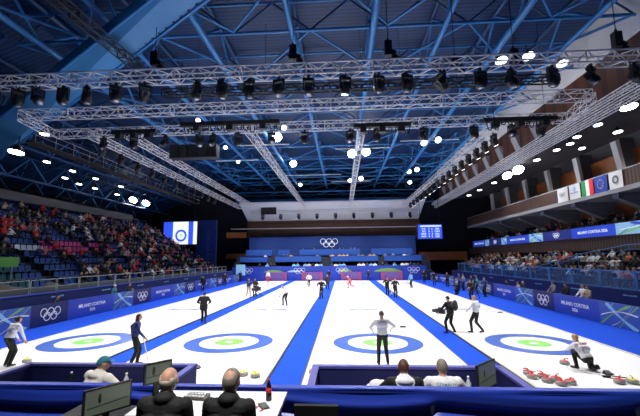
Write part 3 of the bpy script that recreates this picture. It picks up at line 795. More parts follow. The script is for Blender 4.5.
truss((-9.5, 17.9, ZT + .45), (11.0, 17.9, ZT + .45), 'black cable truss hung just before the second silver truss', .35, .5, 'black', .04, .03, 'black cable trusses')
for x, lab in ((-16.8, 'leftmost long silver truss running down the hall over the left boards'), (-14.35, 'second long silver truss from the left running down the hall'),
               (-6.05, 'long silver truss over the second sheet of ice'), (1.38, 'long silver truss over the third sheet of ice'), (10.0, 'long silver truss over the right sheet, lined with black lamps')):
    truss((x, 22.5, ZT), (x, 58.3, ZT), lab, .45, .6, 'alu', .028, .013)
t = thing('lighting_truss', 'rightmost long silver truss, twin lattice, below the brown wall', 'truss', (15.0, 9, ZT), 0, 'aluminium lighting trusses')
b = MB(); lattice(b, (0, 0, .25), (0, 51, .25), .32, .5, .03, .013); b.build('lattice', M['alu'], t)
b = MB(); lattice(b, (.35, 0, -.2), (.35, 51, -.2), .32, .5, .03, .013); b.build('lattice', M['alu'], t)
truss((-15.5, 60.6, ZT - .6), (12.5, 60.6, ZT - .6), 'far cross truss in front of the white soffit', .5, .7)
truss((-11.4, 10.5, 13.9), (-10.9, 19.2, 13.9), 'black truss crossing the big blue girder, upper left', .4, .5, 'black', .04, .022, 'black cable trusses')

# moving heads
def lamp_meshes():
    y = MB(); y.bb(-.17, .17, -.05, .05, -.10, -.04); y.bb(-.19, -.15, -.05, .05, -.48, -.04); y.bb(.15, .19, -.05, .05, -.48, -.04); y.tube((0, 0, -.05), (0, 0, .06), .05, 8); y.bb(-.14, .14, -.10, .10, -.16, -.08)
    h = MB(); h.lathe([(.06, -.18), (.13, -.15), (.15, 0), (.15, .16), (.12, .22)], (0, 0, 0), 12); h.bb(-.12, .12, -.12, .12, -.17, .03); h.bb(-.16, .16, -.03, .03, -.14, -.10); h.tube((-.12, .10, -.18), (-.12, .10, -.24), .015, 6); h.tube((.12, .10, -.18), (.12, .10, -.24), .015, 6)
    for q in range(5): h.lathe([(.152, .02 + q * .035), (.163, .028 + q * .035), (.152, .036 + q * .035)], n=12)
    l = MB(); l.lathe([(.105, .222), (.105, .235)], (0, 0, 0), 12)
    return y.mesh('yoke', M['lampbody']), h.mesh('lamp_head', M['lampbody']), l
ym, hm, lm = lamp_meshes(); lens_meshes = {k: lm.mesh('lens', M[k]) for k in ('lens_dim', 'lens_row', 'lens_mid', 'lens_on')}
def moving_head(loc, lab, tilt, pan=0.0, sc=1.6, lens='lens_dim', group='moving-head lamps under the trusses'):
    t = thing('moving_head_lamp', lab, 'stage lamp', loc, pan, group); t.scale = (sc, sc, sc)
    child('yoke', ym, t); h = child('lamp_head', hm, t, (0, 0, -.40), (tilt, 0, 0)); child('lens', lens_meshes[lens], h)
    return t
ux = [-16.4, -15.2, -14.2, -12.95, -11.8, -10.4, -9.0, -6.55, -5.35, -4.1, -2.75, -1.4, .25, 1.75, 3.0, 4.45, 6.15, 7.5, 9.2, 10.8, 12.6]
for i, x in enumerate(ux):
    r_ = random.Random(i)
    moving_head((x, 15.3, ZT - .3), f'black moving-head lamp under the front truss, {ORD[i]} from the left', PI - r_.uniform(-.3, .9) * (1 if i % 3 else -1), r_.uniform(-1.2, 1.2), 1.4,
                'lens_mid' if i in (12,) else 'lens_dim', 'lamps under the front truss')
ux2 = [-15.7, -13.6, -11.5, -9.2, -8.3, -6.6, -4.4, -2.3, .6, 2.3, 5.2, 8.3, 10.6, 12.3]
for i, x in enumerate(ux2):
    r_ = random.Random(50 + i)
    moving_head((x, 22.2, ZT - .3), f'black moving-head lamp under the third cross truss, {ORD[i]} from the left', PI - r_.uniform(-.3, .9), r_.uniform(-.9, .9), 1.35, 'lens_dim', 'lamps under the third cross truss')
for i in range(16):
    moving_head((10.22, 24 + 1.55 * i * (1 + .02 * i), ZT - .25), f'black lamp on the long right truss, {ORD[i]} from the camera', PI - .5, PI / 2 + .3, 1.35, 'lens_row', 'lamps along the long right truss')
for i in range(11):
    moving_head((-17.0, 24 + 2.3 * i, ZT - .25), f'black lamp on the leftmost long truss, {ORD[i]} from the camera', PI - .4, -PI / 2 + .2, 1.35, 'lens_dim', 'lamps along the leftmost long truss')
for i in range(9):
    moving_head((-13.5 + 3.1 * i, 60.6, ZT - .9), f'small black lamp on the far cross truss, {ORD[i]} from the left', PI - .4, .4 * (i % 3), 1.5, 'lens_dim', 'lamps on the far cross truss')
# chain hoists
def hoist(x, y, z, ztop, lab):
    t = thing('chain_hoist', lab, 'hoist', (x, y, z), 0, 'chain hoists of the trusses')
    b = MB(); b.bb(-.16, .16, -.14, .14, .25, .95); b.tube((.16, 0, .45), (.34, 0, .35), .13, 8); b.tube((0, 0, .95), (0, 0, 1.1), .05, 6); b.build('hoist_motor', M['black'], t)
    b = MB(); b.tube((0, 0, 1.1), (0, 0, ztop - z), .02, 5); b.tube((.05, 0, -.1), (.05, 0, .3), .02, 5); b.build('chain', M['black'], t)
    b = MB(); b.lathe([(.05, -.02), (.13, .0), (.16, .22), (.13, .26)], (.3, 0, .0), 10); b.build('chain_bag', M['black'], t)
for i, (x, y) in enumerate(((-8.6, 15.3), (-2.1, 15.3), (2.2, 15.3), (5.6, 16.8), (8.2, 16.4), (12.1, 15.4))):
    hoist(x, y, ZT + .3, 14.4 if i == 0 else 18.2, f'black chain hoist above the front truss, {ORD[i]} from the left')
# speaker array
t = thing('speaker_array', 'black speaker cluster hanging behind the cross trusses, left of centre', 'loudspeaker', (-10.4, 24.4, 10.6))
for k in range(5):
    b = MB(); b.prism([(-.34, 0), (.34, 0), (.30, .95), (-.30, .95)], 'Y', -.35, .35); b.bb(-.28, .28, -.37, -.35, .08, .86, 1)
    b.build('speaker_cabinet', [M['black'], M['lampbody']], t, (-1.35 + .68 * k, 0, 0))
b = MB(); b.tube((-1.4, 0, 1.0), (1.4, 0, 1.0), .06); b.tube((-1.2, 0, 1.0), (-1.2, 0, 7.4), .025); b.tube((1.2, 0, 1.0), (1.2, 0, 7.4), .025); b.build('hanging_bar', M['black'], t)
# black equipment bars on the cross trusses
for i, (x0, x1, y, z) in enumerate(((-9.6, -3.6, 20.4, ZT - .35), (.8, 4.2, 21.0, ZT - .55), (8.4, 12.6, 21.0, ZT - .45), (-14.5, -11.6, 21.3, ZT - .35))):
    t = thing('equipment_bar', f'black equipment bar with dangling cables under the cross trusses, {["left of centre","at centre","at right","at far left"][i]}', 'equipment bar', ((x0 + x1) / 2, y, z), 0, 'black equipment bars')
    w = x1 - x0; b = MB(); b.bb(-w / 2, w / 2, -.15, .15, -.12, .12); b.build('bar', M['black'], t)
    b = MB(); r_ = random.Random(i)
    for k in range(int(w * 2.5)):
        x = -w / 2 + .2 + k * .4; s = r_.uniform(.15, .5); b.path([(x, 0, -.1), (x + .08, 0, -.1 - s), (x + .25, .05, -.1 - s), (x + .33, 0, -.1)], .028, 5)
    for k in range(3): b.bb(-w / 2 + w * (k + .5) / 3 - .18, -w / 2 + w * (k + .5) / 3 + .18, -.2, .2, -.45, -.1)
    b.build('cable_loops', M['black'], t)
    for q in (-.35, .35): b = MB(); b.tube((w * q, 0, .1), (w * q, 0, 6.3), .015, 5); b.build('hanging_wire', M['black'], t)

# flood lights
fh = MB(); fh.lathe([(.12, .42), (.2, .34), (.34, .10), (.38, 0)], (0, 0, 0), 14); fhm = fh.mesh('lamp_housing', M['lampbody'])
fl = MB(); fl.lathe([(.345, -.012), (.345, 0.0)], (0, 0, 0), 16); flm = {k: fl.mesh('lens', M[k]) for k in ('lens_on', 'lens_mid')}
fb = MB(); fb.tube((0, 0, .4), (0, 0, .9), .03); fbm = fb.mesh('bracket', M['black'])
def flood(loc, lab, lens, group, sc=1.0, tilt=(0, 0, 0)):
    t = thing('flood_light', lab, 'flood light', loc, 0, group); t.scale = (sc,) * 3; t.rotation_euler = tilt
    child('lamp_housing', fhm, t); child('lens', flm[lens], t); child('bracket', fbm, t)
LF = [(-21.6, 22.06, 1.5), (-21.2, 23.7, 1.0), (-26.96, 30.7, 1.0), (-27.2, 34.2, 1.0), (-30.3, 37.1, 1), (-31.1, 40.3, 1), (-31.1, 43.1, 1), (-27.3, 37.8, 1), (-27.2, 42.3, 1), (-31.0, 47.5, 1), (-31.5, 52.2, 1.8), (-31.2, 55.3, 1.8)]
for i, (x, y, s) in enumerate(LF):
    zt = 12.5
    if x < -30: x *= .95; y *= .95; zt = 3.5 + 9 * .95
    if i == 0: zt = 10.7
    flood((x, y, zt), f'lit flood lamp over the left grandstand, {ORD[i]} counted from the camera', 'lens_on' if s > 1.4 else 'lens_mid', 'flood lamps over the left grandstand', s * .85, (-.75 if i > 9 else -.15, 0, 0))
RF = [(17.68, 22.26, 1.5), (17.9, 25.3, .9), (18.06, 27.85, .9), (18.6, 29.6, .9), (18.5, 31.3, .9), (18.5, 34.5, 1), (18.6, 38.4, 1.9), (18.6, 41.0, 1.7), (20.4, 26.95, 1), (20.4, 31, .9), (18.8, 45, 1), (18.8, 49.8, 1), (18.8, 54, 1)]
for i, (x, y, s) in enumerate(RF):
    flood((x, y, 12.5), f'lit flood lamp below the dark right soffit, {ORD[i]} in the row from the camera', 'lens_on' if s > 1.4 else 'lens_mid', 'flood lamps below the right soffit', s * .85, (-.7 if s > 1.6 else -.15, 0, 0))
CF = [(-6.53, 35.5, 1.5), (1.34, 42.35, 1.5), (2.97, 41.7, 1.5), (9.1, 38.9, 1), (10.4, 38, 1), (9.9, 52.3, 1), (10.8, 51.2, 1), (-6.3, 46.2, 1.3), (-6.96, 60, .9), (1.4, 57.6, 1), (3.1, 56.3, 1.1), (11.4, 60, 1), (11.84, 21.9, 1.1), (10.36, 22.3, 1.1), (14.5, 23, 1.0), (-12.9, 38.5, .7), (-13.2, 44.5, .7), (-12.8, 30.5, .7), (-5.4, 33.0, .8)]
for i, (x, y, s) in enumerate(CF):
    flood((x, y, 15.9), f'lit roof flood lamp above the ice, {ORD[i]} of the roof lamps', 'lens_on' if s > 1.2 else 'lens_mid', 'flood lamps in the blue roof', s * .95, (-.9 if y > 30 else -.3, 0, 0))
# light tubes
for i, (x, y, z, L) in enumerate(((-7.5, 34, 14.6, 5.0), (2.2, 36, 14.6, 5.5), (8.5, 34, 14.6, 5.5), (-4, 50, 15.2, 8), (1.5, 54, 15, 6), (-12, 40, 14.8, 5))):
    t = thing('light_bar', f'thin pale horizontal bar hung below the blue roof, {["left of the second-sheet truss","right of the third-sheet truss","near the right truss","far, at centre left","far, at centre","over the first sheet"][i]}', 'bar', (x, y, z), 0, 'thin bars below the roof')
    b = MB(); b.tube((-L / 2, 0, 0), (L / 2, 0, 0), .06, 6); b.build('tube', M['whitebeam'], t)
    for q in (-1, 1): b = MB(); b.tube((q * L / 3, 0, 0), (q * L / 3, 0, 16.1 - z), .015, 5); b.build('wire', M['black'], t)

# ------------------------------------------------------------------ people
def ik2(a, c, l1, l2, pole):
    a = V(a); c = V(c); d = c - a; L = d.length
    if L > (l1 + l2) * .999: c = a + d * ((l1 + l2) * .999 / L); d = c - a; L = d.length
    L = max(L, abs(l1 - l2) + .02)
    x = (l1 * l1 - l2 * l2 + L * L) / (2 * L); h = math.sqrt(max(0, l1 * l1 - x * x)); u = d.normalized()
    p = V(pole) - u * V(pole).dot(u)
    if p.length < 1e-4: p = V((1, 0, 0))
    return a + u * x + p.normalized() * h, c
def capsule(b, a, c, ra, rc, n=10):
    a = V(a); c = V(c); b.tube(a, c, ra, n, rc); b.ell(a, (ra, ra, ra), None, n, 6); b.ell(c, (rc, rc, rc), None, n, 6)
def hand_mesh_into(b, wrist, dirv, palm_n, curl, mi, side):
    """palm plus five tapered bent fingers"""
    d = dirv.normalized(); n = (palm_n - d * palm_n.dot(d)).normalized(); s = d.cross(n) * side
    R = Matrix((s, d, n)).transposed()
    b.ell(wrist + d * .045, (.040, .055, .018), R, 10, 6, mi)
    for i, (off, L) in enumerate(((-.030, .062), (-.010, .078), (.011, .072), (.030, .058))):
        p = wrist + d * .085 + s * off; dd = d.copy(); r = .0095
        for k in range(3):
            q = Quaternion(s, -curl * (.5 + .5 * k) * (1 if True else 1)); dd = (q @ d) if k == 0 else (Quaternion(s, -curl * .8) @ dd)
            e = p + dd * (L / 3 * (1.15 - .15 * k)); b.tube(p, e, r, 6, r * .9, mi); b.ell(e, (r * .92,) * 3, None, 6, 4, mi); p = e; r *= .88
    p = wrist + d * .03 - s * .036; dd = (d * .6 - s * .75 - n * .2).normalized(); r = .011
    for k in range(2):
        e = p + dd * .032; b.tube(p, e, r, 6, r * .88, mi); b.ell(e, (r * .9,) * 3, None, 6, 4, mi); p = e; r *= .88; dd = (dd + d * .6).normalized()

def body(pelvis=(0, 0, .95), lean=0, side_lean=0, twist=0, feet=((-.11, 0, 0), (.11, 0, 0)), hands=((-.30, .05, .85), (.30, .05, .85)), head_pitch=0, head_yaw=0,
         mats=None, voxel=.016, H=1.0, fat=1.0, sleeve=True, hood=None, hood_mat=None, hair='short', hairmat=None, elbow=((-1, -.6, -.2), (1, -.6, -.2)), knee=(0, 1, 0), heel=(0, 0), coat=0.0, detail=True, curl=.5, headwear=None):
    """returns (body mesh, hair mesh or None); mats = top, bottom, skin, shoe; faces +Y, ground z=0"""
    P0 = V(pelvis); Rl = Matrix.Rotation(-lean, 3, 'X') @ Matrix.Rotation(side_lean, 3, 'Y') @ Matrix.Rotation(twist, 3, 'Z')
    def up(x, y, z): return P0 + Rl @ V((x, y, z))
    chest = up(0, .0, .36); neck = up(0, -.005, .475); hb = up(0, .012, .552)
    Rh = Matrix.Rotation(head_yaw, 3, 'Z') @ Matrix.Rotation(-(lean * .45 + head_pitch), 3, 'X')
    hc = hb + Rh @ V((0, .02, .094))
    bones = []      # a, c, ra, rc, material
    f_ = fat
    bones += [(up(-.07, 0, .0), up(.07, 0, .0), .115 * f_, .115 * f_, 1), (up(-.05, 0, .16), up(.05, 0, .16), .125 * f_, .125 * f_, 0),
              (up(-.08, .0, .30), up(.08, .0, .30), .130 * f_, .130 * f_, 0), (up(-.12, 0, .415), up(.12, 0, .415), .092 * f_, .092 * f_, 0),
              (up(0, .01, .1), up(0, .01, .4), .12 * f_, .12 * f_, 0), (neck, hb, .057, .056, 2), (hb, hc, .056, .07, 2)]
    if coat > 0: bones += [(up(-.07, -.01, .02), up(.07, -.01, .02), .135 * f_, .135 * f_, 0), (up(-.08, -.01, -coat), up(.08, -.01, -coat), .13 * f_, .13 * f_, 0)]
    else: bones += [(up(-.065, -.005, .06), up(.065, -.005, .06), .125 * f_, .125 * f_, 0)]
    wr = []
    for s, i in ((-1, 0), (1, 1)):
        sh = up(s * .185 * (1 + (f_ - 1) * .5), 0, .44); hd = V(hands[i]); el, w_ = ik2(sh, hd, .29, .26, elbow[i])
        bones += [(sh, el, .070 * f_, .054 * f_, 0), (el, w_, .053 * f_, .038, 0 if sleeve else 2), (w_, w_ + (w_ - el).normalized() * .02, .029, .028, 2)]
        wr.append((w_, (w_ - el).normalized(), s))
    for s, i in ((-1, 0), (1, 1)):
        hp = P0 + Matrix.Rotation(twist * .3, 3, 'Z') @ V((s * .09, 0, -.03)); ft = V(feet[i]); an = ft + V((0, 0, .085 + heel[i])); kn, an = ik2(hp, an, .45, .43, knee)
        bones += [(hp, kn, .100, .072, 1), (kn, an, .072, .056, 1)]
        ty = .16; fa = an - V((0, 0, .04)); toe = V((fa.x + s * .03, fa.y + ty, max(ft.z + .035, .035)))
        bones += [(fa - V((0, .04, 0)), toe, .042, .034, 3)]
    b = MB()
    for a, c, ra, rc, mi in bones: capsule(b, a, c, ra, rc)
    b.ell(hc, (.078, .098, .108), Rh, 16, 12)
    b.ell(hc + Rh @ V((0, .035, -.045)), (.055, .06, .062), Rh, 12, 8)      # jaw
    if detail:
        b.ell(hc + Rh @ V((0, .103, -.012)), (.013, .018, .024), Rh, 8, 6)
        for s in (-1, 1): b.ell(hc + Rh @ V((s * .080, .0, -.012)), (.012, .020, .032), Rh, 8, 6)
    if hood:   # folded hood behind the neck / raised collar
        (b.ell(up(0, -.075, .465), (.13 * hood, .075 * hood, .06), Rl, 14, 10) if hood > .8 else None); b.ell(up(0, -.015, .50), (.100, .100, .062), Rl, 14, 8)
        bones.append((up(-.06, -.09, .465), up(.06, -.09, .465), .085, .085, 4))
        bones.append((up(-.04, -.02, .50), up(.04, -.02, .50), .068, .068, 4))
    me = bpy.data.meshes.new('body_src'); me.from_pydata(b.v, [], b.f); me.update()
    o = bpy.data.objects.new('tmp', me); COL.objects.link(o)
    md = o.modifiers.new('r', 'REMESH'); md.mode = 'VOXEL'; md.voxel_size = voxel; md.use_smooth_shade = True
    sm = o.modifiers.new('s', 'SMOOTH'); sm.factor = .5; sm.iterations = 2
    bpy.context.view_layer.update()
    out = bpy.data.meshes.new_from_object(o.evaluated_get(bpy.context.evaluated_depsgraph_get()))
    bpy.data.objects.remove(o); bpy.data.meshes.remove(me)
    nf = len(out.polygons); cen = np.empty(nf * 3, 'f'); out.polygons.foreach_get('center', cen); cen = cen.reshape(-1, 3).astype(float)
    best = np.full(nf, 1e9); mi = np.zeros(nf, 'i')
    bl = list(bones) + [(hc - Rh @ V((0, 0, .03)), hc + Rh @ V((0, 0, .03)), .095, .095, 2)]
    for a, c, ra, rc, m_ in bl:
        a_ = np.array(a); d_ = np.array(c) - a_; L2 = max(1e-9, d_ @ d_); tt = np.clip(((cen - a_) @ d_) / L2, 0, 1)
        dist = np.linalg.norm(cen - (a_ + tt[:, None] * d_), axis=1) - (ra + (rc - ra) * tt)
        w_ = dist < best; best[w_] = dist[w_]; mi[w_] = m_
    nb = MB(); co_ = np.empty(len(out.vertices) * 3, 'f'); out.vertices.foreach_get('co', co_); co_ = co_.reshape(-1, 3)
    if H != 1.0: co_ = co_ * H
    nb.v = [tuple(p) for p in co_.tolist()]; nb.f = [list(p.vertices) for p in out.polygons]; nb.m = mi.tolist(); nb.sm = [True] * nf
    bpy.data.meshes.remove(out)
    if detail:
        for w_, d_, s in wr: hand_mesh_into(nb, (w_ + d_ * .01) * H, d_, V((-s * .9, 0.3, 0)), curl, 2, s)
        for s in (-1, 1):
            nb.ell((hc + Rh @ V((s * .031, .084, .008))) * H, (.011, .009, .008), Rh, 8, 6, 5)
            nb.ell((hc + Rh @ V((s * .031, .088, .030))) * H, (.018, .006, .004), Rh, 8, 4, 6)
        nb.ell((hc + Rh @ V((0, .089, -.058))) * H, (.024, .009, .006), Rh, 8, 4, 7)
    mt = list(mats) + [hood_mat or mats[0], M['eye'], hairmat or M['h_brown'], M['lip']]
    out_me = nb.mesh('body', mt)
    hm_ = None
    if hair:
        hbm = MB(); nu, nv = 20, 14; base = MB(); base.ell((0, 0, 0), (.084, .104, .114), None, nu, nv)
        keep = []
        for fc in base.f:
            c_ = sum((V(base.v[i]) for i in fc), V()) / len(fc)
            if hair == 'short': ok = c_.z > .035 + .55 * c_.y or (c_.y < -.02 and c_.z > -.055)
            elif hair == 'bald': ok = (c_.y < .015 and -.09 < c_.z < .05 + .5 * c_.y)
            elif hair == 'crown': ok = (c_.z > .035 + .55 * c_.y or (c_.y < -.02 and c_.z > -.07)) and (c_ - V((.0, -.075, .085))).length > .05
            elif hair == 'cap': ok = c_.z > .02 + .0 * c_.y or (c_.y < -.03 and c_.z > -.02)
            else: ok = c_.z > .03 + .55 * c_.y or c_.y < .0
            if ok: keep.append(fc)
        vv = [tuple((hc + Rh @ V(p)) * H) for p in base.v]; inner = [tuple((hc + Rh @ (V(p) * .93)) * H) for p in base.v]
        hbm.add(vv, keep, 0, True)
        from collections import Counter
        ed = Counter(); 
        for fc in keep:
            for i in range(len(fc)): ed[(fc[i], fc[(i + 1) % len(fc)])] += 1
        n = len(vv); rim = [(a, c) for (a, c) in ed if (c, a) not in ed]
        k0 = len(hbm.v); hbm.v += inner
        for a, c in rim: hbm.f.append([c + k0 - n, a + k0 - n, a + k0, c + k0]); hbm.m.append(0); hbm.sm.append(True)
        if hair == 'long':
            hbm.ell((hc + Rh @ V((0, -.055, -.09))) * H, (.085 * H, .055 * H, .12 * H), Rh, 14, 10)
            for s in (-1, 1): hbm.ell((hc + Rh @ V((s * .07, -.01, -.07))) * H, (.028 * H, .045 * H, .10 * H), Rh, 10, 8)
        if hair == 'bun': hbm.ell((hc + Rh @ V((0, -.12, .03))) * H, (.045 * H,) * 3, Rh, 12, 8)
        if hair == 'cap':
            hbm.ell((hc + Rh @ V((0, .10, .03))) * H, (.07 * H, .06 * H, .01), Rh, 12, 6)
        hm_ = hbm.mesh('hat' if hair == 'cap' else 'hair', headwear or hairmat or M['h_brown'])
    info = dict(hc=hc * H, up=up, Rl=Rl, wr=wr)
    return out_me, hm_, info

def person(label, loc, heading, group=None, **kw):
    """heading 0 = facing away from the camera (+Y), positive turns left"""
    bm_, hm_, info = body(**kw)
    t = thing('person', label, 'person', loc, math.radians(heading), group)
    child('body', bm_, t)
    if hm_: child(hm_.name.split('.')[0], hm_, t)
    return t, info
def backprint(t, info, txt, m, z=.34, size=.09):
    up = info['up']; p = up(0, -.147, z); rot = info['Rl'].to_4x4() @ Matrix.Rotation(PI / 2, 4, 'X')
    o = child('jersey_lettering', text_mesh(txt, size, m), t, p); o.rotation_euler = rot.to_euler()

def mk(top, bottom='c_black', skin='skin', shoe='shoe'): return [M[top], M[bottom], M[skin], M[shoe]]
def brush(loc, a, c, lab, headrot=0.0):
    """curling brush: handle from a to c (head end), relative to loc"""
    t = thing('curling_brush', lab, 'curling brush', loc)
    b = MB(); b.tube(a, c, .016, 8); b.build('handle', M['table'], t)
    R = Matrix.Rotation(headrot, 3, 'Z'); b = MB(); b.box(V(c) + V((0, 0, -.0)), (.20, .07, .045), 0, 0, R); b.build('brush_head', M['c_dark'], t)
    return t
IZ = .03
# --- on the ice, near
person('person in white jacket leaning forward at the left edge beside the first house', (-11.25, 12.05, IZ), -15, pelvis=(0, -.06, .93), lean=.38, feet=((-.16, .02, 0), (.14, -.05, 0)),
       hands=((-.20, .35, .85), (.26, .30, .80)), mats=mk('c_white'), hair='bun', hairmat=M['h_black'], H=.97)
person('person with long brown hair in navy jacket standing near the left house', (-7.0, 12.2, IZ), -60, pelvis=(0, 0, .95), lean=.10, feet=((-.10, .1, 0), (.13, -.1, 0)),
       hands=((-.30, -.10, 1.0), (.27, .28, .95)), elbow=((-1, -.7, 0), (1, -.5, -.3)), mats=mk('c_navy'), hair='long', hairmat=M['h_brown'], H=.98, head_yaw=-.25)
brush((-7.0, 12.2, IZ), (.25, .02, .98), (.62, -.15, .03), 'pale curling brush propped beside the brown-haired player in navy')
person('person in dark suit walking away down the blue lane between the first two sheets', (-7.75, 20.2, 0), 8, pelvis=(0, 0, .95), lean=.04, feet=((-.11, .16, 0), (.11, -.12, 0)), heel=(0, .05),
       hands=((-.20, .22, 1.05), (.22, .22, 1.05)), elbow=((-1, -.9, -.1), (1, -.9, -.1)), mats=mk('c_black'), hair='short', hairmat=M['h_black'], fat=1.12, coat=.12)
t, inf = person('person in white sweater and black trousers standing with a brush inside the third house', (1.26, 12.55, IZ), 2, pelvis=(0, 0, .95), lean=.03, feet=((-.14, 0, 0), (.16, .02, 0)),
       hands=((-.30, .22, 1.02), (.34, .24, 1.08)), mats=mk('c_white'), hair='short', hairmat=M['h_brown'])
backprint(t, inf, 'CURLING', M['c_grey'], .43, .08)
brush((1.26, 12.55, IZ), (-.85, .50, 1.02), (.75, .42, 1.12), 'curling brush held level across the body by the player in the third house')
person('camera operator in black jacket with backpack on the blue lane beside the right sheet', (4.95, 17.7, 0), 35, pelvis=(0, 0, .93), lean=.12, feet=((-.14, .12, 0), (.14, -.1, 0)),
       hands=((-.34, .42, .88), (.05, .42, .95)), mats=mk('c_black'), hair='cap', headwear=M['c_black'], hairmat=M['h_black'], fat=1.08)
t = thing('backpack', 'grey-green backpack worn by the camera operator near the right sheet', 'bag', (5.13, 17.50, 1.28), math.radians(35))
b = MB(); b.ell((0, 0, 0), (.16, .10, .25), None, 14, 10); b.ell((0, -.08, -.05), (.11, .05, .13), None, 12, 8); b.build('pack', M['c_dark'], t)
b = MB(); b.tube((-.10, .06, .2), (-.12, .12, .05), .02); b.tube((.10, .06, .2), (.12, .12, .05), .02); b.build('strap', M['c_grey'], t)
def camera_rig(loc, rz, lab, s=1.0, tripod=False):
    t = thing('video_camera', lab, 'camera', loc, rz); t.scale = (s,) * 3
    b = MB(); b.bb(-.08, .08, -.22, .14, -.09, .11); b.bb(-.03, .03, -.12, .06, .11, .17); b.build('camera_body', M['blackp'], t)
    b = MB(); b.tube((0, .12, .01), (0, .32, .01), .065, 12, .08); b.build('lens', M['black'], t)
    b = MB(); b.path([(-.1, -.05, .0), (-.24, -.05, .12), (-.24, .1, .12), (-.1, .1, 0)], .015); b.path([(.1, -.05, .0), (.24, -.05, .12), (.24, .1, .12), (.1, .1, 0)], .015); b.build('grip_handles', M['black'], t)
    if tripod:
        for a in (0, 2.1, 4.2):
            b = MB(); b.tube((0, 0, -.09), (.38 * math.cos(a), .38 * math.sin(a), -loc[2] / s), .02); b.build('tripod_leg', M['black'], t)
camera_rig((4.55, 18.0, .95), math.radians(50), 'black camera rig held low by the operator near the right sheet', 1.1)
t, inf = person('person in white jersey and black trousers walking on the right sheet holding a brush', (6.1, 17.65, IZ), 40, pelvis=(0, 0, .93), lean=.05, feet=((-.10, .2, 0), (.13, -.2, 0)), heel=(0, .06),
       hands=((-.26, .28, 1.0), (.30, .2, .98)), mats=mk('c_white'), hair='short', hairmat=M['h_blond'], fat=1.05)
brush((6.1, 17.65, IZ), (.25, .3, 1.02), (1.15, .15, .90), 'brush carried level by the walking player in the white jersey')
t, inf = person('crouching person with fair hair in white jacket, low beside the right house', (7.35, 12.15, IZ), 20, pelvis=(0, -.12, .36), lean=.55, feet=((-.12, .16, 0), (.16, -.28, 0)), heel=(0, .08), knee=(0.1, 1, .2),
       hands=((-.05, .52, .52), (.28, .38, .40)), mats=mk('c_white'), hair='short', hairmat=M['h_blond'])
backprint(t, inf, 'ITALIA', M['red'], .40, .10)
# --- on the ice, middle and far
person('player in white top bending forward on the second sheet, mid distance', (-4.36, 27.6, IZ), 150, pelvis=(0, -.1, .93), lean=.75, feet=((-.16, .0, 0), (.16, .05, 0)), hands=((-.14, .5, .75), (.16, .5, .7)), mats=mk('c_white'), hair='short', hairmat=M['h_grey'], voxel=.022)
person('photographer in dark jacket standing on the lane, left one of the camera pair', (-8.85, 34.1, 0), 200, pelvis=(0, 0, .95), lean=.1, feet=((-.16, .05, 0), (.16, 0, 0)), hands=((-.1, .35, 1.35), (.12, .35, 1.35)), mats=mk('c_navy', 'c_beige'), hair='short', hairmat=M['h_black'], voxel=.022, fat=1.1)
person('photographer in black jacket standing on the lane, right one of the camera pair', (-8.25, 34.2, 0), 170, pelvis=(0, 0, .95), lean=.1, feet=((-.16, .05, 0), (.16, 0, 0)), hands=((-.2, .35, 1.1), (.2, .35, 1.1)), mats=mk('c_dark'), hair='cap', headwear=M['c_dark'], voxel=.022, fat=1.1)
camera_rig((-7.9, 33.4, .75), 2.4, 'black camera on low tripod beside the photographers on the first lane', 1.6, True)
person('tiny far player in white and red standing at the far end of the first sheet', (-10.95, 53.2, IZ), 180, mats=mk('c_white', 'c_red'), hair='short', hairmat=M['h_grey'], voxel=.025)
person('far player in white top and black trousers standing on the second sheet', (-4.08, 44.0, IZ), 175, hands=((-.2, .2, 1.0), (.2, .2, 1.0)), mats=mk('c_white'), hair='short', hairmat=M['h_black'], voxel=.025)
person('person in black standing on the central lane, nearer of the two', (-1.9, 32.2, 0), 160, hands=((-.25, .25, 1.1), (.2, .3, 1.1)), mats=mk('c_black'), hair='short', hairmat=M['h_black'], voxel=.022)
person('person in black standing on the central lane, farther of the two', (-1.75, 41.2, 0), 190, mats=mk('c_dark'), hair='short', hairmat=M['h_black'], voxel=.022, fat=1.1, coat=.1)
person('player in orange and white lunging forward on the far third sheet', (.85, 43.5, IZ), 120, pelvis=(0, 0, .75), lean=.6, feet=((-.12, .4, 0), (.12, -.5, 0)), heel=(0, .1), hands=((-.25, .55, .55), (.35, -.3, .7)), mats=mk('c_orange', 'c_red'), hair='cap', headwear=M['c_white'], voxel=.022)
person('camera crew member in black with yellow strap, left of two on the right lane', (4.05, 34.5, 0), 190, lean=.1, hands=((-.1, .35, 1.4), (.2, .3, 1.3)), mats=mk('c_black'), hair='short', hairmat=M['h_black'], voxel=.022, fat=1.12)
person('camera crew member in black, right of two on the right lane', (4.55, 32.9, 0), 200, lean=.05, hands=((-.2, .25, 1.1), (.2, .3, 1.2)), mats=mk('c_black'), hair='short', hairmat=M['h_brown'], voxel=.022)
t = thing('equipment_strap', 'yellow strap between the two crew members on the right lane', 'strap', (4.3, 33.5, .5)); b = MB(); b.box((0, 0, .25), (.06, .03, .8)); b.ell((0, 0, -.2), (.09, .06, .1), None, 8, 6); b.build('strap_band', M['yellow'], t); b = MB(); b.tube((0, 0, -.5), (0, 0, -.2), .03); b.build('strap_pole', M['black'], t)
person('player in light blue jacket standing at the far right sheet', (7.9, 43.2, IZ), 120, lean=.15, hands=((-.15, .35, .95), (.15, .35, .9)), mats=mk('c_lblue'), hair='short', hairmat=M['h_brown'], voxel=.025)
RL = [(11.2, 46.2, 'c_black', 170), (12.3, 44.4, 'c_dark', 150), (12.8, 41.5, 'c_navy', 90), (12.5, 39.2, 'c_grey', 100), (12.6, 37.0, 'c_black', 95), (10.9, 50.5, 'c_black', 180), (12.6, 35.6, 'c_teal', 80), (12.4, 33.2, 'c_navy', 110)]
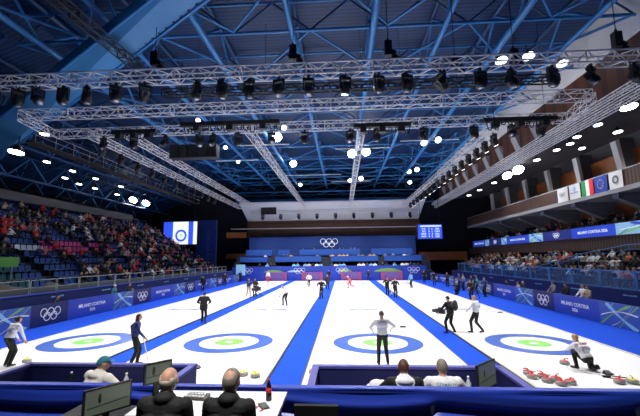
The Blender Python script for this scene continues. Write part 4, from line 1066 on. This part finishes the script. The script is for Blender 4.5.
for i, (x, y, c, hd) in enumerate(RL):
    person(f'person in {c.split("_")[1]} clothes standing by the right boards, {ORD[i]} of eight', (x, y, 0), hd, None, mats=mk(c), hair='short', hairmat=[M['h_black'], M['h_brown'], M['h_grey']][i % 3], voxel=.025, hands=((-.22, .25, 1.1), (.22, .25, 1.1)), fat=1.05)
person('photographer in black crouching low by the right boards', (10.6, 35.2, 0), 110, pelvis=(0, -.1, .38), lean=.35, feet=((-.14, .15, 0), (.14, -.25, 0)), heel=(0, .08), knee=(0, 1, .2), hands=((-.1, .45, .95), (.1, .45, .95)), mats=mk('c_black'), hair='short', hairmat=M['h_black'], voxel=.022, fat=1.1)
person('photographer in black bending over gear on the right carpet', (10.6, 31.3, 0), 130, pelvis=(0, -.05, .9), lean=.35, feet=((-.18, .1, 0), (.18, -.1, 0)), hands=((-.12, .4, 1.0), (.15, .4, .95)), mats=mk('c_black'), hair='short', hairmat=M['h_black'], voxel=.02, fat=1.15)
t = thing('camera_tripod', 'dark tripod standing by the right boards beside the bending photographer', 'tripod', (11.0, 31.8, 0))
for a in (0.3, 2.4, 4.5):
    b = MB(); b.tube((0, 0, 1.3), (.45 * math.cos(a), .45 * math.sin(a), 0.02), .025); b.build('leg', M['black'], t)
b = MB(); b.bb(-.1, .1, -.25, .2, 1.3, 1.55); b.tube((0, .2, 1.42), (0, .4, 1.42), .07, 10); b.build('camera_head', M['blackp'], t)
person('person in black standing against the left boards, nearer one', (-15.3, 39.5, 0), 180, mats=mk('c_black'), hair='short', hairmat=M['h_black'], voxel=.022, fat=1.1, coat=.1)
person('person in black standing against the left boards, farther one', (-15.5, 47.5, 0), 200, mats=mk('c_dark'), hair='short', hairmat=M['h_black'], voxel=.022, fat=1.1)
for i, (x, c) in enumerate(((12.4, 'c_black'), (-15.6, 'c_navy'), (3.9, 'c_dark'), (-2.2, 'c_black'))):
    person(f'official in {c.split("_")[1]} standing before the far end board, {["far right", "far left", "between the right houses", "near the middle"][i]}', (x, 56.9 if x > -15 else 55, 0), 180, mats=mk(c), hair='short', hairmat=M['h_black'], voxel=.028)
# standing behind the boards
person('person in dark jacket standing in the left corridor with arms folded', (-16.95, 28.3, 0), -90, mats=mk('c_black', 'c_beige'), hair='short', hairmat=M['h_black'], voxel=.02, hands=((-.1, .25, 1.2), (.1, .25, 1.2)), fat=1.1)
person('person in white cap standing in the left corridor', (-16.95, 26.4, 0), -90, mats=mk('c_teal'), hair='cap', headwear=M['c_white'], voxel=.02)
person('person in black seen from the shoulders up behind the nearest left boards', (-16.9, 20.9, 0), -80, pelvis=(0, 0, .72), feet=((-.12, .2, 0), (.12, .1, 0)), hands=((-.2, .3, .9), (.2, .3, .9)), mats=mk('c_black'), hair='short', hairmat=M['h_black'], voxel=.02)
CR = [(14.6, 25.2, 'c_black', 0), (14.9, 24.0, 'c_white', 0), (14.7, 23.2, 'c_beige', .0), (14.9, 27.2, 'c_grey', .0), (14.4, 30.5, 'c_black', -.2), (14.6, 31.8, 'c_beige', -.3), (14.7, 34.2, 'c_black', -.3)]
for i, (x, y, c, dz) in enumerate(CR):
    person(f'person in {c.split("_")[1]} clothes waiting in the right corridor behind the boards, {ORD[i]} counted', (x, y, 0), 90, mats=mk(c), pelvis=(0, 0, .95 + dz), feet=((-.12, .05 - dz * .6, 0), (.12, -dz * .6, 0)), hair='short', hairmat=[M['h_black'], M['h_blond'], M['h_brown']][i % 3], voxel=.022, hands=((-.18, .3, 1.0 + dz), (.18, .3, 1.05 + dz)))

# --- crowd
def spectator_meshes():
    outs = []
    for v in range(4):
        kw = [dict(lean=.10, hands=((-.16, .38, .62), (.16, .38, .62))), dict(lean=.28, hands=((-.08, .42, .72), (.08, .42, .72))),
              dict(lean=-.02, hands=((-.2, .30, .66), (.14, .34, .64)), head_yaw=.35), dict(lean=.15, hands=((-.1, .36, .95), (.12, .36, .92)), head_yaw=-.3)][v]
        me, hm_, inf = body(pelvis=(0, -.05, .53), feet=((-.13, .40, 0), (.13, .42, 0)), knee=(0, .6, 1), mats=mk('c_black'), voxel=.042, detail=False, hair='short', fat=1.12, **kw)
        co_ = np.empty(len(me.vertices) * 3, 'f'); me.vertices.foreach_get('co', co_)
        b = MB(); b.v = [tuple(p.co) for p in me.vertices]; b.f = [list(p.vertices) for p in me.polygons]; b.m = [min(p.material_index, 3) for p in me.polygons]; b.sm = [True] * len(b.f)
        h = MB(); h.v = [tuple(p.co) for p in hm_.vertices]; h.f = [list(p.vertices) for p in hm_.polygons]
        b.add(h.v, h.f, 4, True)
        outs.append(b.mesh('spectator_body', mk('c_black') + [M['h_black']]))
    return outs
SP = spectator_meshes()
SKIN = [M['skin'], M['skin'], M['skin'], M['skin_d']]; HAIR = [M['h_black'], M['h_brown'], M['h_brown'], M['h_grey'], M['h_blond']]
crowd = []   # dist, loc, rz, top key, area
rc = random.Random(11)
def add_spec(x, y, z, rz, tops, area):
    crowd.append(((V((x, y, z + 1)) - CAMP).length, (x, y, z), rz, rc.choice(tops), area))
T_DARK = ['c_black'] * 5 + ['c_dark'] * 3 + ['c_navy'] * 2
T_LEFT = T_DARK + ['c_red'] * 2 + ['c_white', 'c_pink', 'c_grey', 'c_beige']
T_NEAR = T_DARK[:5] + ['c_red'] * 4 + ['c_white'] * 2
T_RIGHT = T_DARK + ['c_white'] * 5 + ['c_beige', 'c_red', 'c_lblue', 'c_grey', 'c_grey', 'c_orange']
for k in range(LROWS):
    x, z = lrow(k); y = 19.5 + .2 * (k % 3)
    while y < 55:
        if not any(abs(y - a) < 0.6 for a in (24.6, 33.5, 42.5, 51)):
            if k <= 4: p = .0 if y < 26 else (.42 if y < 34 and k >= 2 else .55)
            elif k <= 6: p = .05 if y < 27 else (.15 if y < 37 else .7)
            elif k <= 8: p = .62 if y > 22 else .35
            elif k <= 11: p = .62
            else: p = .30 if y < 40 else .45
            if k == 4 and 21 < y < 24: p = .5
            if rc.random() < p: add_spec(x, y, z, -PI / 2 + rc.uniform(-.15, .15), T_NEAR if (y < 27 and k > 6) else T_LEFT, 'left grandstand')
        y += .58
def by_handrail(x, y):
    for (ax, ay), (cx_, cy_) in (((17.3, 34.2), (18.5, 30.0)), ((18.5, 30.0), (20.5, 27.4)), ((20.5, 27.4), (20.5, 24.7))):
        d_ = V((cx_ - ax, cy_ - ay)); t_ = max(0, min(1, V((x - ax, y - ay)).dot(d_) / d_.length_squared))
        if (V((ax, ay)) + d_ * t_ - V((x, y))).length < .5: return True
    return False
for k in range(5):
    x, z = rrow(k); y = 19.5 + .17 * k
    while y < 56:
        p = .78 if not (32.5 < y < 33.6 or 43 < y < 44) else 0
        if rc.random() < p and not by_handrail(x, y): add_spec(x + .05, y, z, PI / 2 + rc.uniform(-.2, .2), T_RIGHT, 'lower right grandstand')
        y += .62
for k in range(3):
    y = 24 + .3 * k
    while y < 58:
        if rc.random() < (.55 if y < 45 else .4): add_spec(22.35 + .9 * k, y, 5.3 + .4 * k, PI / 2 + rc.uniform(-.3, .3), T_DARK + ['c_white', 'c_red', 'c_pink'], 'upper right balcony')
        y += .68
for y in np.arange(27, 50, 1.9):
    if rc.random() < .35: add_spec(23.0, float(y), 9.3, PI / 2, T_DARK, 'top right gallery')
for x in np.arange(-13.5, 12, .62):
    if rc.random() < .55: add_spec(float(x), 58.85, 1.5, PI, ['c_white', 'c_navy', 'c_black', 'c_lblue'], 'podium behind the end board')
    if rc.random() < .5 and (-17 < x < -12.4 or -11 < x < -3.6 or -1.8 < x < 5.6 or 6.8 < x < 12.4): add_spec(float(x), 60.25, 2.95, PI, ['c_white', 'c_black', 'c_grey', 'c_yellow'], 'middle tier of the podium')
    if rc.random() < .5 and (-7 < x < 2.8): add_spec(float(x), 61.6, 3.98, PI, ['c_black', 'c_navy', 'c_yellow', 'c_dark'], 'top tier of the podium')
def in_view(c):
    x, y, z = c[1]; return x > -1.02 * y + .6 and x < .80 * y + .6
crowd = sorted([c for c in crowd if in_view(c)], key=lambda c: c[0])
CN = {'c_black': 'black', 'c_dark': 'charcoal', 'c_navy': 'navy', 'c_red': 'red', 'c_white': 'white', 'c_pink': 'pink', 'c_grey': 'grey', 'c_beige': 'beige', 'c_lblue': 'light blue', 'c_orange': 'orange', 'c_yellow': 'yellow'}
far = []
for i, (d, loc, rz, top, area) in enumerate(crowd):
    me = SP[rc.randrange(4)]; ml = [M[top], M[rc.choice(['c_black', 'c_dark', 'c_navy'])], rc.choice(SKIN), M['shoe'], rc.choice(HAIR)]
    if i < 300:
        o = bpy.data.objects.new('person', me); COL.objects.link(o); o.location = loc; o.rotation_euler = (0, 0, rz)
        for s, m_ in enumerate(ml): o.material_slots[s].link = 'OBJECT'; o.material_slots[s].material = m_
        tag(o, f'seated spectator in {CN[top]} top among the nearer seats of the {area}', 'person', f'spectators in {CN[top]} in the {area}')
    else: far.append((me, loc, rz, ml, area))
for area in sorted(set(f_[4] for f_ in far)):
    merge_stuff('spectator_crowd', [f_[:4] for f_ in far if f_[4] == area], f'distant seated spectators in the far part of the {area}', 'crowd', None)
print('CROWD', len(crowd))

# ------------------------------------------------------------------ foreground
b = MB(); b.bb(-9, 9, -4, 4.44, 0, 1.25); struct(b.build('floor_platform', M['platform']))
# draped barrier cloth with sagging folds
def drape():
    b = MB(); nx, nz = 240, 26; x0, x1 = -9.0, 9.0; z1, z0 = 2.0, 1.2
    r_ = random.Random(4); knots = [-9.5, -5.2, -2.7, -.9, 1.0, 3.25, 6.0, 9.5]
    def seg(x):
        for a, c in zip(knots[:-1], knots[1:]):
            if a <= x < c: return (x - a) / (c - a), a
        return 0, 0
    vs = []
    for i in range(nx + 1):
        x = x0 + (x1 - x0) * i / nx; u, kx = seg(x); sag = math.sin(PI * u) ; 
        for j in range(nz + 1):
            v = j / nz; z = z1 - (z1 - z0) * v
            s_ = v * 1.0 - .10 * sag - .03 * math.sin(2.1 * x + kx)
            amp = .085 * min(1, v * 9) * (1 - .35 * v)
            y = 4.46 - amp * (math.sin(2 * PI * (s_ * 2.9 + .12 * math.sin(kx * 3))) * .7 + .3 * math.sin(2 * PI * (s_ * 5.3 + .3)) - .4) - .03 * v
            vs.append((x, y, z - .012 * sag * (1 if v > .02 else 0)))
    b.add(vs, [(i * (nz + 1) + j, (i + 1) * (nz + 1) + j, (i + 1) * (nz + 1) + j + 1, i * (nz + 1) + j + 1) for i in range(nx) for j in range(nz)], 0, True)
    return b
t = thing('draped_barrier', 'long barrier draped in wrinkled blue cloth across the whole foreground', 'barrier', (0, 0, 0))
o = drape().build('cloth', M['drape'], t); sol = o.modifiers.new('t', 'SOLIDIFY'); sol.thickness = .006; sol.offset = 1
b = MB(); b.bb(-9, 9, 4.47, 4.56, 1.95, 2.0); b.build('top_rail', M['drape'], t)
for x in (-8, -5.2, -2.7, -.9, 1, 3.25, 6, 8):
    b = MB(); b.tube((x, 4.52, 0.0), (x, 4.52, 1.96), .025); b.build('post', M['rail'], t)
# table with things on it
t = thing('folding_table', 'white rectangular table in the foreground between the two seated men and the drape', 'table', (-1.41, 4.0, 1.25))
b = MB(); b.bb(-.75, .75, -.34, .34, .71, .745); b.build('tabletop', M['table'], t)
for x in (-.68, .68):
    for y in (-.28, .28): b = MB(); b.tube((x, y, 0), (x, y, .71), .018); b.build('leg', M['rail'], t)
TZ = 1.995
t = thing('cola_bottle', 'dark cola bottle with red cap and label on the white table', 'bottle', (-.82, 4.08, TZ))
b = MB(); b.lathe([(.028, 0), (.032, .01), (.032, .075), (.029, .085)], n=14); b.lathe([(.029, .13), (.03, .145), (.012, .19), (.012, .205)], n=14); b.build('bottle_body', M['cola'], t)
b = MB(); b.lathe([(.0325, .085), (.0325, .13)], n=14); b.build('label', M['red'], t)
b = MB(); b.lathe([(.014, .203), (.014, .222)], n=12); b.build('cap', M['red'], t)
t = thing('smartphone', 'black phone lying on the white table below the cola bottle', 'phone', (-.84, 3.92, TZ), .5)
b = MB(); b.bb(-.04, .04, -.08, .08, 0, .012); b.build('case', M['black'], t); b = MB(); b.bb(-.034, .034, -.07, .07, .012, .014); b.build('screen', M['screen_olive'], t)
t = thing('lanyard_card', 'red and white card with looped strap on the white table', 'card', (-.94, 3.84, TZ), -.3)
b = MB(); b.bb(-.035, .035, -.05, .05, 0, .006); b.build('card', M['c_pink'], t); b = MB(); b.path([(0, .05, .006), (.06, .10, .006), (.12, .06, .006), (.10, -.02, .006)], .006); b.build('strap', M['red'], t)
t = thing('stopwatch_console', 'small grey console with white buttons on the table between the two men', 'console', (-1.63, 4.12, TZ), -.12)
b = MB(); b.prism([(-.07, 0), (.07, 0), (.07, .035), (-.07, .018)], 'X', -.13, .13); b.build('console_body', M['blackp'], t)
b = MB()
for i in range(6):
    for j in range(2): b.bb(-.11 + i * .038, -.085 + i * .038, -.045 + j * .05, -.015 + j * .05, .025, .036 + .006 * j)
b.build('button', M['table'], t)
b = MB(); b.bb(-.1, .1, -.06, .06, .0, .004); o = b.build('paper_sheet', M['flag_white'], None, (-1.45, 3.86, TZ)); tag(o, 'sheet of paper on the white table beside the left man', 'paper')
def monitor(loc, rz, w, h, lab, mount=.12, shape='rink'):
    t = thing('monitor', lab, 'monitor', loc, rz)
    b = MB(); b.bb(-w / 2, w / 2, 0, .035, mount, mount + h); b.bb(-w * .3, w * .3, .035, .06, mount + h * .2, mount + h * .8); b.build('monitor_housing', M['blackp'], t)
    b = MB(); b.bb(-w / 2 + .018, w / 2 - .018, -.004, 0, mount + .02, mount + h - .018); b.build('screen', M['screen_olive'], t)
    b = MB(); b.box((0, -.006, mount + h * .38), (w * .86, .002, .008), 0, 0, Matrix.Rotation(-.06, 3, 'Y')); b.ell((-w * .18, -.006, mount + h * .62), (.016, .003, .05), None, 8, 6); b.build('screen_image', M['screen_line'], t)
    b = MB(); b.bb(-.03, .03, .03, .06, 0, mount + h * .5); b.bb(-.12, .12, -.06, .12, 0, .012); b.build('stand', M['black'], t)
    return t
t = thing('side_table', 'low dark side table carrying the tilted monitor at the lower left', 'table', (-2.6, 3.9, 1.25))
b = MB(); b.bb(-.40, .40, -.30, .30, .60, .63); b.build('tabletop', M['black'], t)
for x in (-.36, .36):
    for y in (-.26, .26): b = MB(); b.tube((x, y, 0), (x, y, .6), .018); b.build('leg', M['black'], t)
t = monitor((-2.45, 3.84, 1.88), math.radians(53), .46, .27, 'flat monitor with grey-green picture turned sideways at the lower left', .06)
t = monitor((-2.06, 4.10, TZ), math.radians(50), .30, .22, 'black monitor partly hidden behind the left seated man', .16)
def office_chair(loc, rz, lab, dz=0.0):
    t = thing('folding_chair', lab, 'chair', loc, rz); t.scale = (1, 1, 1 + dz * 2)
    b = MB(); b.bb(-.22, .22, -.21, .21, .43, .46); b.build('seat', M['black'], t)
    b = MB(); b.prism([(-.24, .56), (-.27, .86), (-.245, .87), (-.215, .56)], 'X', -.21, .21); b.build('backrest', M['black'], t)
    for x in (-.2, .2):
        for y in (-.19, .19): b = MB(); b.tube((x, y, 0), (x, y, .43), .013); b.build('leg', M['rail'], t)
    b = MB(); b.tube((-.2, -.2, .43), (-.2, -.24, .6), .012); b.tube((.2, -.2, .43), (.2, -.24, .6), .012); b.build('back_frame', M['rail'], t)
office_chair((-1.66, 3.36, 1.21), 0, 'black chair under the balding man on the left'); office_chair((-1.07, 3.40, 1.21), 0, 'black chair under the grey-haired man on the right')
office_chair((-.28, 3.92, 1.25), 0, 'empty black chair with rounded backrest right of the white table')
person('balding person in black jacket seated at the white table, left of the pair', (-1.66, 3.42, 1.25), 0, pelvis=(0, -.02, .49), lean=.12, feet=((-.14, .42, 0), (.14, .42, 0)), knee=(0, .6, 1),
       hands=((-.09, .27, .74), (.07, .27, .74)), elbow=((-.45, -.3, -1), (.45, -.3, -1)), mats=mk('c_black'), hair='bald', hairmat=M['h_pale'], voxel=.011, fat=1.04, hood=.75, hood_mat=M['c_black'], head_pitch=.12, H=1.0)
person('grey-haired person in black jacket seated at the white table, right of the pair', (-1.07, 3.46, 1.25), -2, pelvis=(0, -.02, .48), lean=.10, feet=((-.14, .42, 0), (.14, .42, 0)), knee=(0, .6, 1),
       hands=((-.08, .26, .74), (.08, .26, .74)), elbow=((-.45, -.3, -1), (.35, -.3, -1)), mats=mk('c_black'), hair='crown', hairmat=M['h_grey'], voxel=.011, fat=.98, hood=.75, hood_mat=M['c_black'], head_yaw=-.12, H=1.0)
# coaches' boxes beyond the drape
b = MB(); b.bb(-6.2, 3.4, 4.75, 6.6, 0, .65); struct(b.build('floor_coach_platform', M['platform']))
def coach_box(x0, x1, yf, yn, lab):
    t = thing('coach_box', lab, 'booth', (x0, yn, .65), 0, 'coach boxes at the end of the sheets'); w = x1 - x0; d = yf - yn
    for nm, args in (('front_panel', (0, w, d - .09, d)), ('side_panel', (0, .09, 0, d - .09)), ('side_panel', (w - .09, w, 0, d - .09))):
        b = MB(); b.bb(*args, 0, 1.03); b.build(nm, M['boxin'] if nm == 'front_panel' else M['boxin'], t)
        a = list(args); a[0] -= .01; a[1] += .01; a[2] -= .012; a[3] += .01
        b = MB(); b.bb(*a, 1.03, 1.07); b.build('top_trim', M['boxcloth'], t)
    return t
tb = coach_box(-5.57, -2.55, 6.42, 5.0, 'left blue-walled coach box holding the person in the cream hoodie')
child('lettering', text_mesh('CORTINA 2026', .17, M['white']), tb, (3.035, .78, .62), (PI / 2, 0, PI / 2))
tb = coach_box(-.53, 2.56, 6.42, 5.35, 'middle blue-walled coach box holding the two seated coaches')
def coach_table(x0, x1, y, lab):
    t = thing('coach_table', lab, 'table', ((x0 + x1) / 2, y, .65)); w = x1 - x0
    b = MB(); b.bb(-w / 2, w / 2, -.2, .2, .70, .73); b.build('tabletop', M['boxin'], t)
    for x in (-w / 2 + .05, w / 2 - .05):
        for yy in (-.15, .15): b = MB(); b.tube((x, yy, 0), (x, yy, .7), .02); b.build('leg', M['rail'], t)
coach_table(-5.3, -2.8, 6.1, 'narrow dark table inside the left coach box'); coach_table(-.3, 2.3, 6.1, 'narrow dark table inside the middle coach box')
def coach_chair(x, y, lab): office_chair((x, y, .65), 0, lab, .07)
coach_chair(-3.98, 5.66, 'chair under the person in the cream hoodie'); coach_chair(.88, 5.66, 'chair under the coach with the white hood'); coach_chair(1.45, 5.66, 'chair under the coach in the lettered white jacket')
person('person in cream hooded coat and teal knit cap seated in the left coach box', (-3.90, 5.71, .65), -20, pelvis=(0, -.02, .60), lean=.22, feet=((-.13, .40, 0), (.13, .40, 0)), knee=(0, .6, 1),
       hands=((-.2, .40, .80), (.2, .40, .80)), mats=mk('c_cream'), hair='cap', headwear=M['c_teal'], hairmat=M['h_brown'], voxel=.013, fat=1.22, hood=True, hood_mat=M['c_cream'], head_yaw=-.6)
person('dark-haired coach in black jacket with broad white hood seated in the middle box', (.88, 5.71, .65), 0, pelvis=(0, -.02, .58), lean=.12, feet=((-.13, .40, 0), (.13, .40, 0)), knee=(0, .6, 1),
       hands=((-.25, .36, .78), (.3, .36, .78)), mats=mk('c_black'), hair='short', hairmat=M['h_brown'], voxel=.013, fat=1.12, hood=True, hood_mat=M['c_white'], head_yaw=-.2)
t, inf = person('grey-haired coach in white lettered jacket seated in the middle coach box', (1.45, 5.71, .65), 0, pelvis=(0, -.02, .59), lean=.10, feet=((-.13, .40, 0), (.13, .40, 0)), knee=(0, .6, 1),
       hands=((-.25, .36, .78), (.25, .36, .78)), mats=mk('c_white'), hair='short', hairmat=M['h_grey'], voxel=.013, fat=1.15)
backprint(t, inf, 'GERMANY', M['c_teal'], .425, .06)
def bottle(x, y, z, lab, m='clearp', cap='table', s=1.0):
    t = thing('water_bottle', lab, 'bottle', (x, y, z)); t.scale = (s,) * 3
    b = MB(); b.lathe([(.032, 0), (.036, .02), (.036, .15), (.015, .20), (.013, .215)], n=12); b.build('bottle_body', M[m], t)
    b = MB(); b.lathe([(.017, .215), (.017, .24)], n=10); b.build('cap', M[cap], t)
bottle(1.80, 6.15, 1.38, 'clear water bottle beside the white-jacketed coach, left of two'); bottle(1.93, 6.12, 1.38, 'clear water bottle beside the white-jacketed coach, right of two', s=1.1)
bottle(-3.62, 6.12, 1.38, 'clear water bottle on the table right of the cream hoodie', s=1.1); bottle(-4.6, 6.15, 1.38, 'dark bottle with white cap left of the cream hoodie', 'black', s=1.1)
b = MB()
for i in range(6): b.ell((.05 * math.cos(i), .05 * math.sin(i * 1.7), .04), (.05, .045, .045), None, 8, 6)
tag(b.build('yellow_gloves', M['yellow'], None, (1.16, 6.1, 1.38)), 'crumpled yellow gloves on the table between the two coaches', 'gloves')
b = MB(); b.ell((0, 0, .12), (.13, .10, .11), None, 16, 10); b.ell((.09, 0, .15), (.09, .08, .07), None, 14, 8); b.ell((-.09, .02, .08), (.09, .09, .08), None, 12, 8)
tag(b.build('folded_jacket', M['c_white'], None, (.50, 6.1, 1.36)), 'bundled white jacket left of the coach with the white hood', 'jacket')
t = monitor((2.02, 5.55, .65), math.radians(45), .55, .36, 'dark monitor on a tall stand at the right end of the middle box', 1.0)

# ------------------------------------------------------------------ curling stones and small things on the ice
sb = MB(); sb.lathe([(.09, 0), (.135, .015), (.145, .055), (.145, .065), (.13, .10), (.075, .115)], n=20); sbm = sb.mesh('granite_body', M['granite'])
def stone_mesh(m):
    b = MB(); b.lathe([(.115, .108), (.10, .118), (.03, .122)], n=18); b.path([(.0, 0, .12), (.0, 0, .165)], .016, 8); b.path([(0, 0, .165), (.06, 0, .18), (.12, 0, .172)], .015, 8); b.ell((.12, 0, .172), (.017,) * 3, None, 8, 6)
    return b.mesh('handle', M[m])
hr, hy = stone_mesh('st_red'), stone_mesh('st_yel')
def stone(x, y, c, lab, group=None, z=IZ):
    t = thing('curling_stone', lab, 'curling stone', (x, y, z), random.uniform(0, 6), group)
    child('granite_body', sbm, t); child('handle', hr if c == 'red' else hy, t)
stone(-11.0, 12.5, 'yellow', 'yellow-handled curling stone beside the player at the left edge')
stone(-3.05, 11.3, 'yellow', 'yellow-handled stone at the near end of the second sheet, left of two'); stone(-2.65, 11.15, 'yellow', 'yellow-handled stone at the near end of the second sheet, right of two')
for i, (x, y) in enumerate(((-.80, 11.25), (-.62, 11.6), (-.45, 11.15), (-.95, 11.6))):
    if x > ICE_C[2] - HW: stone(x, y, 'red', f'red-handled stone at the near left corner of the third sheet, {ORD[i]} of three', 'red stones of the third sheet')
for i, (x, y) in enumerate(((5.42, 11.65), (5.36, 11.3), (5.68, 11.35), (5.62, 11.0), (5.92, 11.1), (5.85, 10.75), (6.15, 10.85))):
    stone(x, y, 'red', f'red-handled stone clustered at the near corner of the right sheet, {ORD[i]} of seven', 'red stones of the right sheet')
stone(7.5, 10.95, 'red', 'single red-handled stone near the bottom right corner'); stone(7.85, 10.95, 'yellow', 'single yellow-handled stone near the bottom right corner')
t = thing('curling_stone', 'red-handled stone lying in front of the crouching player', 'curling stone', (7.1, 12.75, IZ)); child('granite_body', sbm, t); child('handle', hr, t)
t = thing('hack', 'black rubber foothold on the right sheet behind the crouching player', 'foothold', (7.75, 11.75, IZ)); b = MB(); b.bb(-.11, .11, -.09, .09, 0, .04); b.build('base', M['black'], t); b = MB(); b.prism([(-.08, .04), (.08, .04), (.08, .09)], 'X', -.08, .08); b.build('foot_ramp', M['black'], t)
t = thing('hack', 'black rubber foothold at the near end of the second sheet', 'foothold', (-4.75, 11.95, IZ)); b = MB(); b.bb(-.11, .11, -.09, .09, 0, .04); b.build('base', M['black'], t); b = MB(); b.prism([(-.08, .04), (.08, .04), (.08, .09)], 'X', -.08, .08); b.build('foot_ramp', M['black'], t)
t = thing('rectangular_frame', 'thin black rectangular frame lying on the ice near the bottom right', 'frame', (7.75, 11.4, IZ), -.5)
for c, d in (((0, .12, .01), (.5, .04, .02)), ((0, -.12, .01), (.5, .04, .02)), ((-.23, 0, .01), (.04, .2, .02)), ((.23, 0, .01), (.04, .2, .02))):
    b = MB(); b.box(c, d); b.build('frame_bar', M['black'], t)
brush((7.15, 11.7, IZ), (-.1, .35, .05), (.35, -.25, .03), 'red and white brush lying on the ice before the crouching player')


# ------------------------------------------------------------------ lights
def spot(loc, target, power, ang, blend=.6, size=.35, col=(1, .97, .93)):
    l = bpy.data.lights.new('spot', 'SPOT'); l.energy = power; l.spot_size = math.radians(ang); l.spot_blend = blend; l.shadow_soft_size = size; l.color = col
    o = bpy.data.objects.new('spot_light', l); COL.objects.link(o); o.location = loc
    d = V(target) - V(loc); o.rotation_euler = d.to_track_quat('-Z', 'Y').to_euler(); return o
for x in (-14.35, -6.05, 1.38, 10.0):
    for y in (16.5, 25, 33.5, 42, 50.5, 57):
        tx = x + (2.2 if x < -10 else (-1.6 if x > 9 else 0))
        spot((x, y, ZT - .9 if y > 20 else ZT - 1.0), (tx, y + (-1.5 if y < 20 else 0), 0), 4300, 112, .9, .3)
spot((-1, 1.5, 12), (-.3, 5.0, 1.5), 5500, 60, .9, .4); spot((-7, 3, 12), (-4, 6, 1.2), 700, 80, .9, .4); spot((7, 3, 12), (4, 7, 1.2), 500, 80, .9, .4)
for x in (-11, -4.85, 1.4, 7.6): spot((x, 15.3, 11.0), (x, 11.5, 0), 2500, 80, .9, .3)
for y in (24, 32, 40, 48): spot((10.6, y, 12.0), (16.0, y + 2, 16.6), 420, 100, .9)
for y in (28, 38, 48): spot((-27, y, 12.2), (-24, y, 4), 240, 130, .9)
for y in (24, 31, 38, 45): spot((18.3, y, 12.3), (20.0, y, 4), 900, 140, .9)
# gallery lights
for y in (28, 38, 48): spot((24, y, 8.1 if False else 12.8), (24, y, 9), 250, 150, .9)
w = bpy.data.worlds.new('world'); scene.world = w; w.use_nodes = True
w.node_tree.nodes['Background'].inputs[0].default_value = (0.02, 0.04, 0.1, 1); w.node_tree.nodes['Background'].inputs[1].default_value = 0.06

# ------------------------------------------------------------------ camera
f, pitch, yaw, roll = 361.708, math.radians(7.904), math.radians(3.489), math.radians(-0.561)
cy, sy, cp, sp = math.cos(yaw), math.sin(yaw), math.cos(pitch), math.sin(pitch)
Fv = V((-sy * cp, cy * cp, sp)); Rv = V((cy, sy, 0)); Uv = Rv.cross(Fv)
cr, sr = math.cos(roll), math.sin(roll)
R2 = cr * Rv + sr * Uv; U2 = -sr * Rv + cr * Uv
cam = bpy.data.cameras.new('camera'); co = bpy.data.objects.new('camera', cam); COL.objects.link(co)
mw = Matrix.Identity(4)
for i in range(3): mw[i][0] = R2[i]; mw[i][1] = U2[i]; mw[i][2] = -Fv[i]; mw[i][3] = (0, 0, 3.5)[i]
co.matrix_world = mw
cam.sensor_width = 36; cam.sensor_fit = 'HORIZONTAL'; cam.lens = f / 640 * 36; cam.clip_start = .1; cam.clip_end = 200
scene.camera = co
scene.view_settings.view_transform = 'Standard'; scene.view_settings.look = 'None'; scene.view_settings.gamma = 1; scene.view_settings.use_curve_mapping = False
scene.view_settings.exposure = 0.0
scene.cycles.use_denoising = True
scene.cycles.max_bounces = 6; scene.cycles.sample_clamp_indirect = 6
